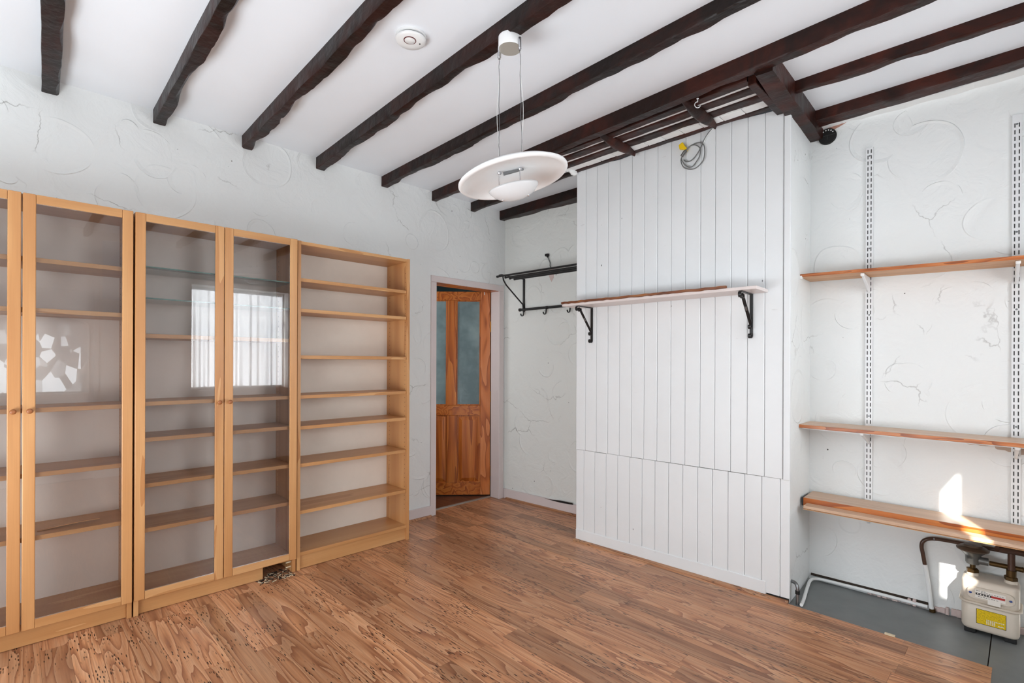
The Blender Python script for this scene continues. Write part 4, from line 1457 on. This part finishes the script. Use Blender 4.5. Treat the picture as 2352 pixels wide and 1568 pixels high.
# index window
m = MB()
cxw = (GX0 + GX1) / 2 + 0.002
pr = []
for sx, sz, a0 in ((1, 1, 0), (-1, 1, PI / 2), (-1, -1, PI), (1, -1, 1.5 * PI)):
    for k in range(6):
        a = a0 + PI / 2 * k / 5
        pr.append((cxw + sx * 0.052 + 0.026 * math.cos(a), 0.252 + sz * 0.010 + 0.026 * math.sin(a)))
m.prism([(x, GY0 - 0.010, z) for x, z in pr], (0, 0.014, 0))
obj('index_housing', m, 'meter_paint', GM, bevel=0.003)
ip = obj('index_plate', bx(cxw - 0.050, cxw + 0.050, GY0 - 0.0118, GY0 - 0.0102, 0.228, 0.276), 'label_white', GM, bevel=0.0005)
obj('digit_band', bx(cxw - 0.048, cxw + 0.004, GY0 - 0.0125, GY0 - 0.0119, 0.246, 0.258), 'label_black', ip)
obj('digit_band', bx(cxw + 0.004, cxw + 0.048, GY0 - 0.0125, GY0 - 0.0119, 0.246, 0.258), 'label_red', ip, label='red digit band')
m = MB()
rr = random.Random(6)
for k in range(5):
    m.box(cxw - 0.043 + k * 0.0095, cxw - 0.0385 + k * 0.0095, GY0 - 0.0128, GY0 - 0.0125, 0.249, 0.255)
obj('digits', m, 'label_white', ip, kind='stuff')
m = MB()
for zz, n, x0 in ((0.264, 9, -0.03), (0.271, 4, -0.047), (0.237, 8, -0.04)):
    for k in range(n):
        m.box(cxw + x0 + k * 0.0085, cxw + x0 + k * 0.0085 + rr.uniform(0.004, 0.007), GY0 - 0.0122, GY0 - 0.0118, zz - 0.0012, zz + 0.0012)
obj('print', m, 'label_black', ip, kind='stuff')
for xx in (-0.066, 0.066):
    m = MB().lathe([(0.0055, 0.0), (0.0055, 0.003), (0.0, 0.004)], (cxw + xx, GY0 - 0.010, 0.252), (0, -1, 0), 14)
    obj('blue_seal', m, 'blue', GM, smooth='auto', label='blue seal')
obj('tag', bx(cxw - 0.008, cxw + 0.034, GY0 - 0.0135, GY0 - 0.0128, 0.203, 0.229), 'label_white', GM)
sx0, sx1, sz0, sz1 = GX0 + 0.052, GX0 + 0.150, 0.070, 0.158
yb = obj('sticker', bx(sx0, sx1, GY0 - 0.0012, GY0 - 0.0002, sz0, sz1), 'sticker', GM, label='yellow sticker with black border')
m = MB()
for (a, b, c_, d) in ((sx0, sx1, sz0, sz0 + 0.0018), (sx0, sx1, sz1 - 0.0018, sz1), (sx0, sx0 + 0.0018, sz0, sz1), (sx1 - 0.0018, sx1, sz0, sz1)):
    m.box(a, b, GY0 - 0.0017, GY0 - 0.0012, c_, d)
obj('border', m, 'label_black', yb)
m = MB()
for r in range(4):
    for k in range(10 if r == 0 else 5):
        m.box(sx0 + 0.034 + k * 0.006, sx0 + 0.0378 + k * 0.006, GY0 - 0.0017, GY0 - 0.0012, sz0 + 0.030 - r * 0.0075, sz0 + 0.0345 - r * 0.0075)
m.box(sx1 - 0.026, sx1 - 0.008, GY0 - 0.0017, GY0 - 0.0012, sz0 + 0.010, sz0 + 0.0145)
obj('boxes', m, 'label_white', yb, kind='stuff')
LX, RX, PY = GX0 + 0.035, GX1 - 0.030, 1.215
for xx in (LX, RX):
    m = MB().lathe([(0.0215, 0.318), (0.0215, 0.340), (0.020, 0.342)], (xx, PY, 0), (0, 0, 1), 24)
    obj('boss', m, 'meter_paint', GM, smooth='auto')
    m = MB().lathe([(0.0225, 0.342), (0.0235, 0.345), (0.0235, 0.362), (0.019, 0.366), (0.012, 0.367)], (xx, PY, 0), (0, 0, 1), 6)
    obj('union_nut', m, 'old_brass', GM)
# regulator on the left connection
RG = thing('gas_regulator', 'brown and grey funnel shaped gas regulator above the left connection of the meter', 'regulator', (LX, PY, 0.367))
m = MB().lathe([(0.010, 0.367), (0.010, 0.392), (0.013, 0.394)], (LX, PY, 0), (0, 0, 1), 16)
obj('neck', m, 'old_brass', RG, smooth='auto')
m = MB().lathe([(0.022, 0.386), (0.025, 0.392), (0.026, 0.420), (0.034, 0.430), (0.046, 0.441)], (LX, PY, 0), (0, 0, 1), 28)
m.cyl((LX + 0.02, PY, 0.405), (LX + 0.052, PY, 0.405), 0.016, 14)
obj('body', m, 'meter_grey', RG, smooth='auto')
m = MB().lathe([(0.046, 0.441), (0.056, 0.446), (0.057, 0.451), (0.047, 0.458), (0.034, 0.461), (0.031, 0.468), (0.0, 0.470)], (LX, PY, 0), (0, 0, 1), 32)
obj('diaphragm_cap', m, 'meter_brown', RG, smooth='auto')
# copper feed pipe from the floor round to the regulator
PF = thing('feed_pipe', 'brown pipe with white painted foot bending up from the wall to the gas regulator', 'pipe', FA.p(0.575, 0.03, 0.0))
low_p = [FA.p(0.580, 0.028, -0.004), FA.p(0.574, 0.028, 0.03), FA.p(0.565, 0.030, 0.12), FA.p(0.550, 0.034, 0.235)]
up_p = [FA.p(0.550, 0.034, 0.233), FA.p(0.541, 0.036, 0.29), FA.p(0.536, 0.038, 0.325), FA.p(0.541, 0.038, 0.352), FA.p(0.562, 0.035, 0.370), FA.p(0.60, 0.029, 0.377), FA.p(0.66, 0.021, 0.376), FA.p(0.74, 0.017, 0.375), FA.p(0.86, 0.017, 0.374)]
obj('painted_end', MB().tube(smooth_pts(low_p, 4), 0.0098, 12), 'filler', PF, smooth='auto', label='white painted lower end')
obj('pipe', MB().tube(smooth_pts(up_p, 5), 0.0092, 12), 'pipe_brown', PF, smooth='auto')
obj('clip', MB().cyl(FA.p(0.585, 0.031, 0.3745), FA.p(0.588, 0.031, 0.375), 0.0102, 12), 'grey_metal', PF)
obj('foot_joint', MB().cyl(FA.p(0.581, 0.028, -0.004), FA.p(0.579, 0.028, 0.012), 0.0135, 12), 'old_brass', PF)
# outlet pipe, corrugated hose
OP = thing('outlet_pipe', 'dark vertical pipe rising from the right connection of the gas meter', 'pipe', (RX, PY, 0.367))
obj('pipe', MB().tube([(RX, PY, 0.364), (RX, PY, 0.44), (RX, PY, 0.462)], 0.0135, 14), 'pipe_brown', OP, smooth='auto')
obj('collar', MB().cyl((RX, PY, 0.364), (RX, PY, 0.384), 0.0185, 14), 'old_brass', OP, smooth='auto')
m = MB().tube([(LX + 0.05, PY + 0.0, 0.455), (3.3, PY + 0.02, 0.452), (3.45, PY + 0.03, 0.446), (3.80, PY + 0.03, 0.44)], 0.014, 12)
obj('gas_pipe', m, 'pipe_brown', smooth='auto', cat='pipe', label='dark horizontal pipe close under the lowest shelf, upper of the two running right')
m = MB()
pts, rs = [], []
for k in range(120):
    t = k / 119
    pts.append((LX + 0.052 + t * 0.50, PY + 0.01 * math.sin(t * 3) + 0.005, 0.405 - 0.008 * t))
    rs.append(0.0135 if 0.22 < t < 0.5 and k % 2 else 0.0115)
m.tube(pts, rs, 12)
obj('corrugated_hose', m, 'old_brass', smooth='auto', cat='hose', label='dark ribbed gas hose running right from the regulator, lower of the two')

# small pipe elbow at the chimney corner and white pipe along the floor
EP = thing('pipe_stub', 'small grey bent pipe rising from the floor at the right corner of the chimney', 'pipe', (2.552, 0.93, 0))
e0 = Vector((2.553, 0.938, -0.005))
pts = [e0, e0 + Vector((0, 0, 0.06)), e0 + Vector((0, 0, 0.088)), e0 + Vector((-0.006, 0.004, 0.104)), e0 + Vector((-0.018, 0.012, 0.110)), e0 + Vector((-0.040, 0.026, 0.108))]
obj('pipe', MB().tube(smooth_pts(pts, 4), 0.0085, 12), 'grey_metal', EP, smooth='auto')
obj('collar', MB().cyl(e0 + Vector((0, 0, 0.058)), e0 + Vector((0, 0, 0.076)), 0.0115, 12), 'black', EP, smooth='auto')
WP = [Vector((2.575, 0.925, 0.006)), Vector((2.565, 1.0, 0.008)), Vector((2.528, 1.22, 0.010)), Vector((2.522, 1.30, 0.012)), Vector((2.545, 1.333, 0.013)), FA.p(0.12, 0.020, 0.013), FA.p(0.35, 0.016, 0.014), FA.p(0.56, 0.016, 0.012)]
obj('floor_pipe', MB().tube(smooth_pts(WP, 5), 0.0085, 10), 'filler', smooth='auto', cat='pipe', label='white painted pipe along the foot of the alcove wall around the grey boards')
m = MB()
m.prism([FA.p(0.02, 0.0, 0.026), FA.p(0.57, 0.0, 0.026), FA.p(0.57, 0.010, 0.020), FA.p(0.02, 0.010, 0.020)], (0, 0, 0.004))
obj('dark_joint', m, 'dirt', wall_alcove)
# crumb of plaster on the floor edge
m = MB().box(2.935, 2.975, 0.898, 0.912, 0.0, 0.008)
obj('wood_chip', m, 'dowel', bevel=0.002, cat='chip', label='pale chip of wood on the edge of the laminate by the grey boards')

# stand the meter group close to the wall
GM.location += Vector((-0.004, 0.080, 0.0))
GM.scale = (1.04, 1.0, 0.78)
RG.location += Vector((-0.006, 0.080, -0.081))
RG.scale = (1.08, 1.08, 1.12)
OP.location += Vector((0.0, 0.080, -0.081))
OP.scale = (1.0, 1.0, 1.6)
for o in bpy.data.objects:
    if o.name == 'gas_pipe':
        o.location += Vector((0.03, 0.045, -0.045))
    if o.name == 'corrugated_hose':
        o.location += Vector((0.0, 0.080, -0.081))
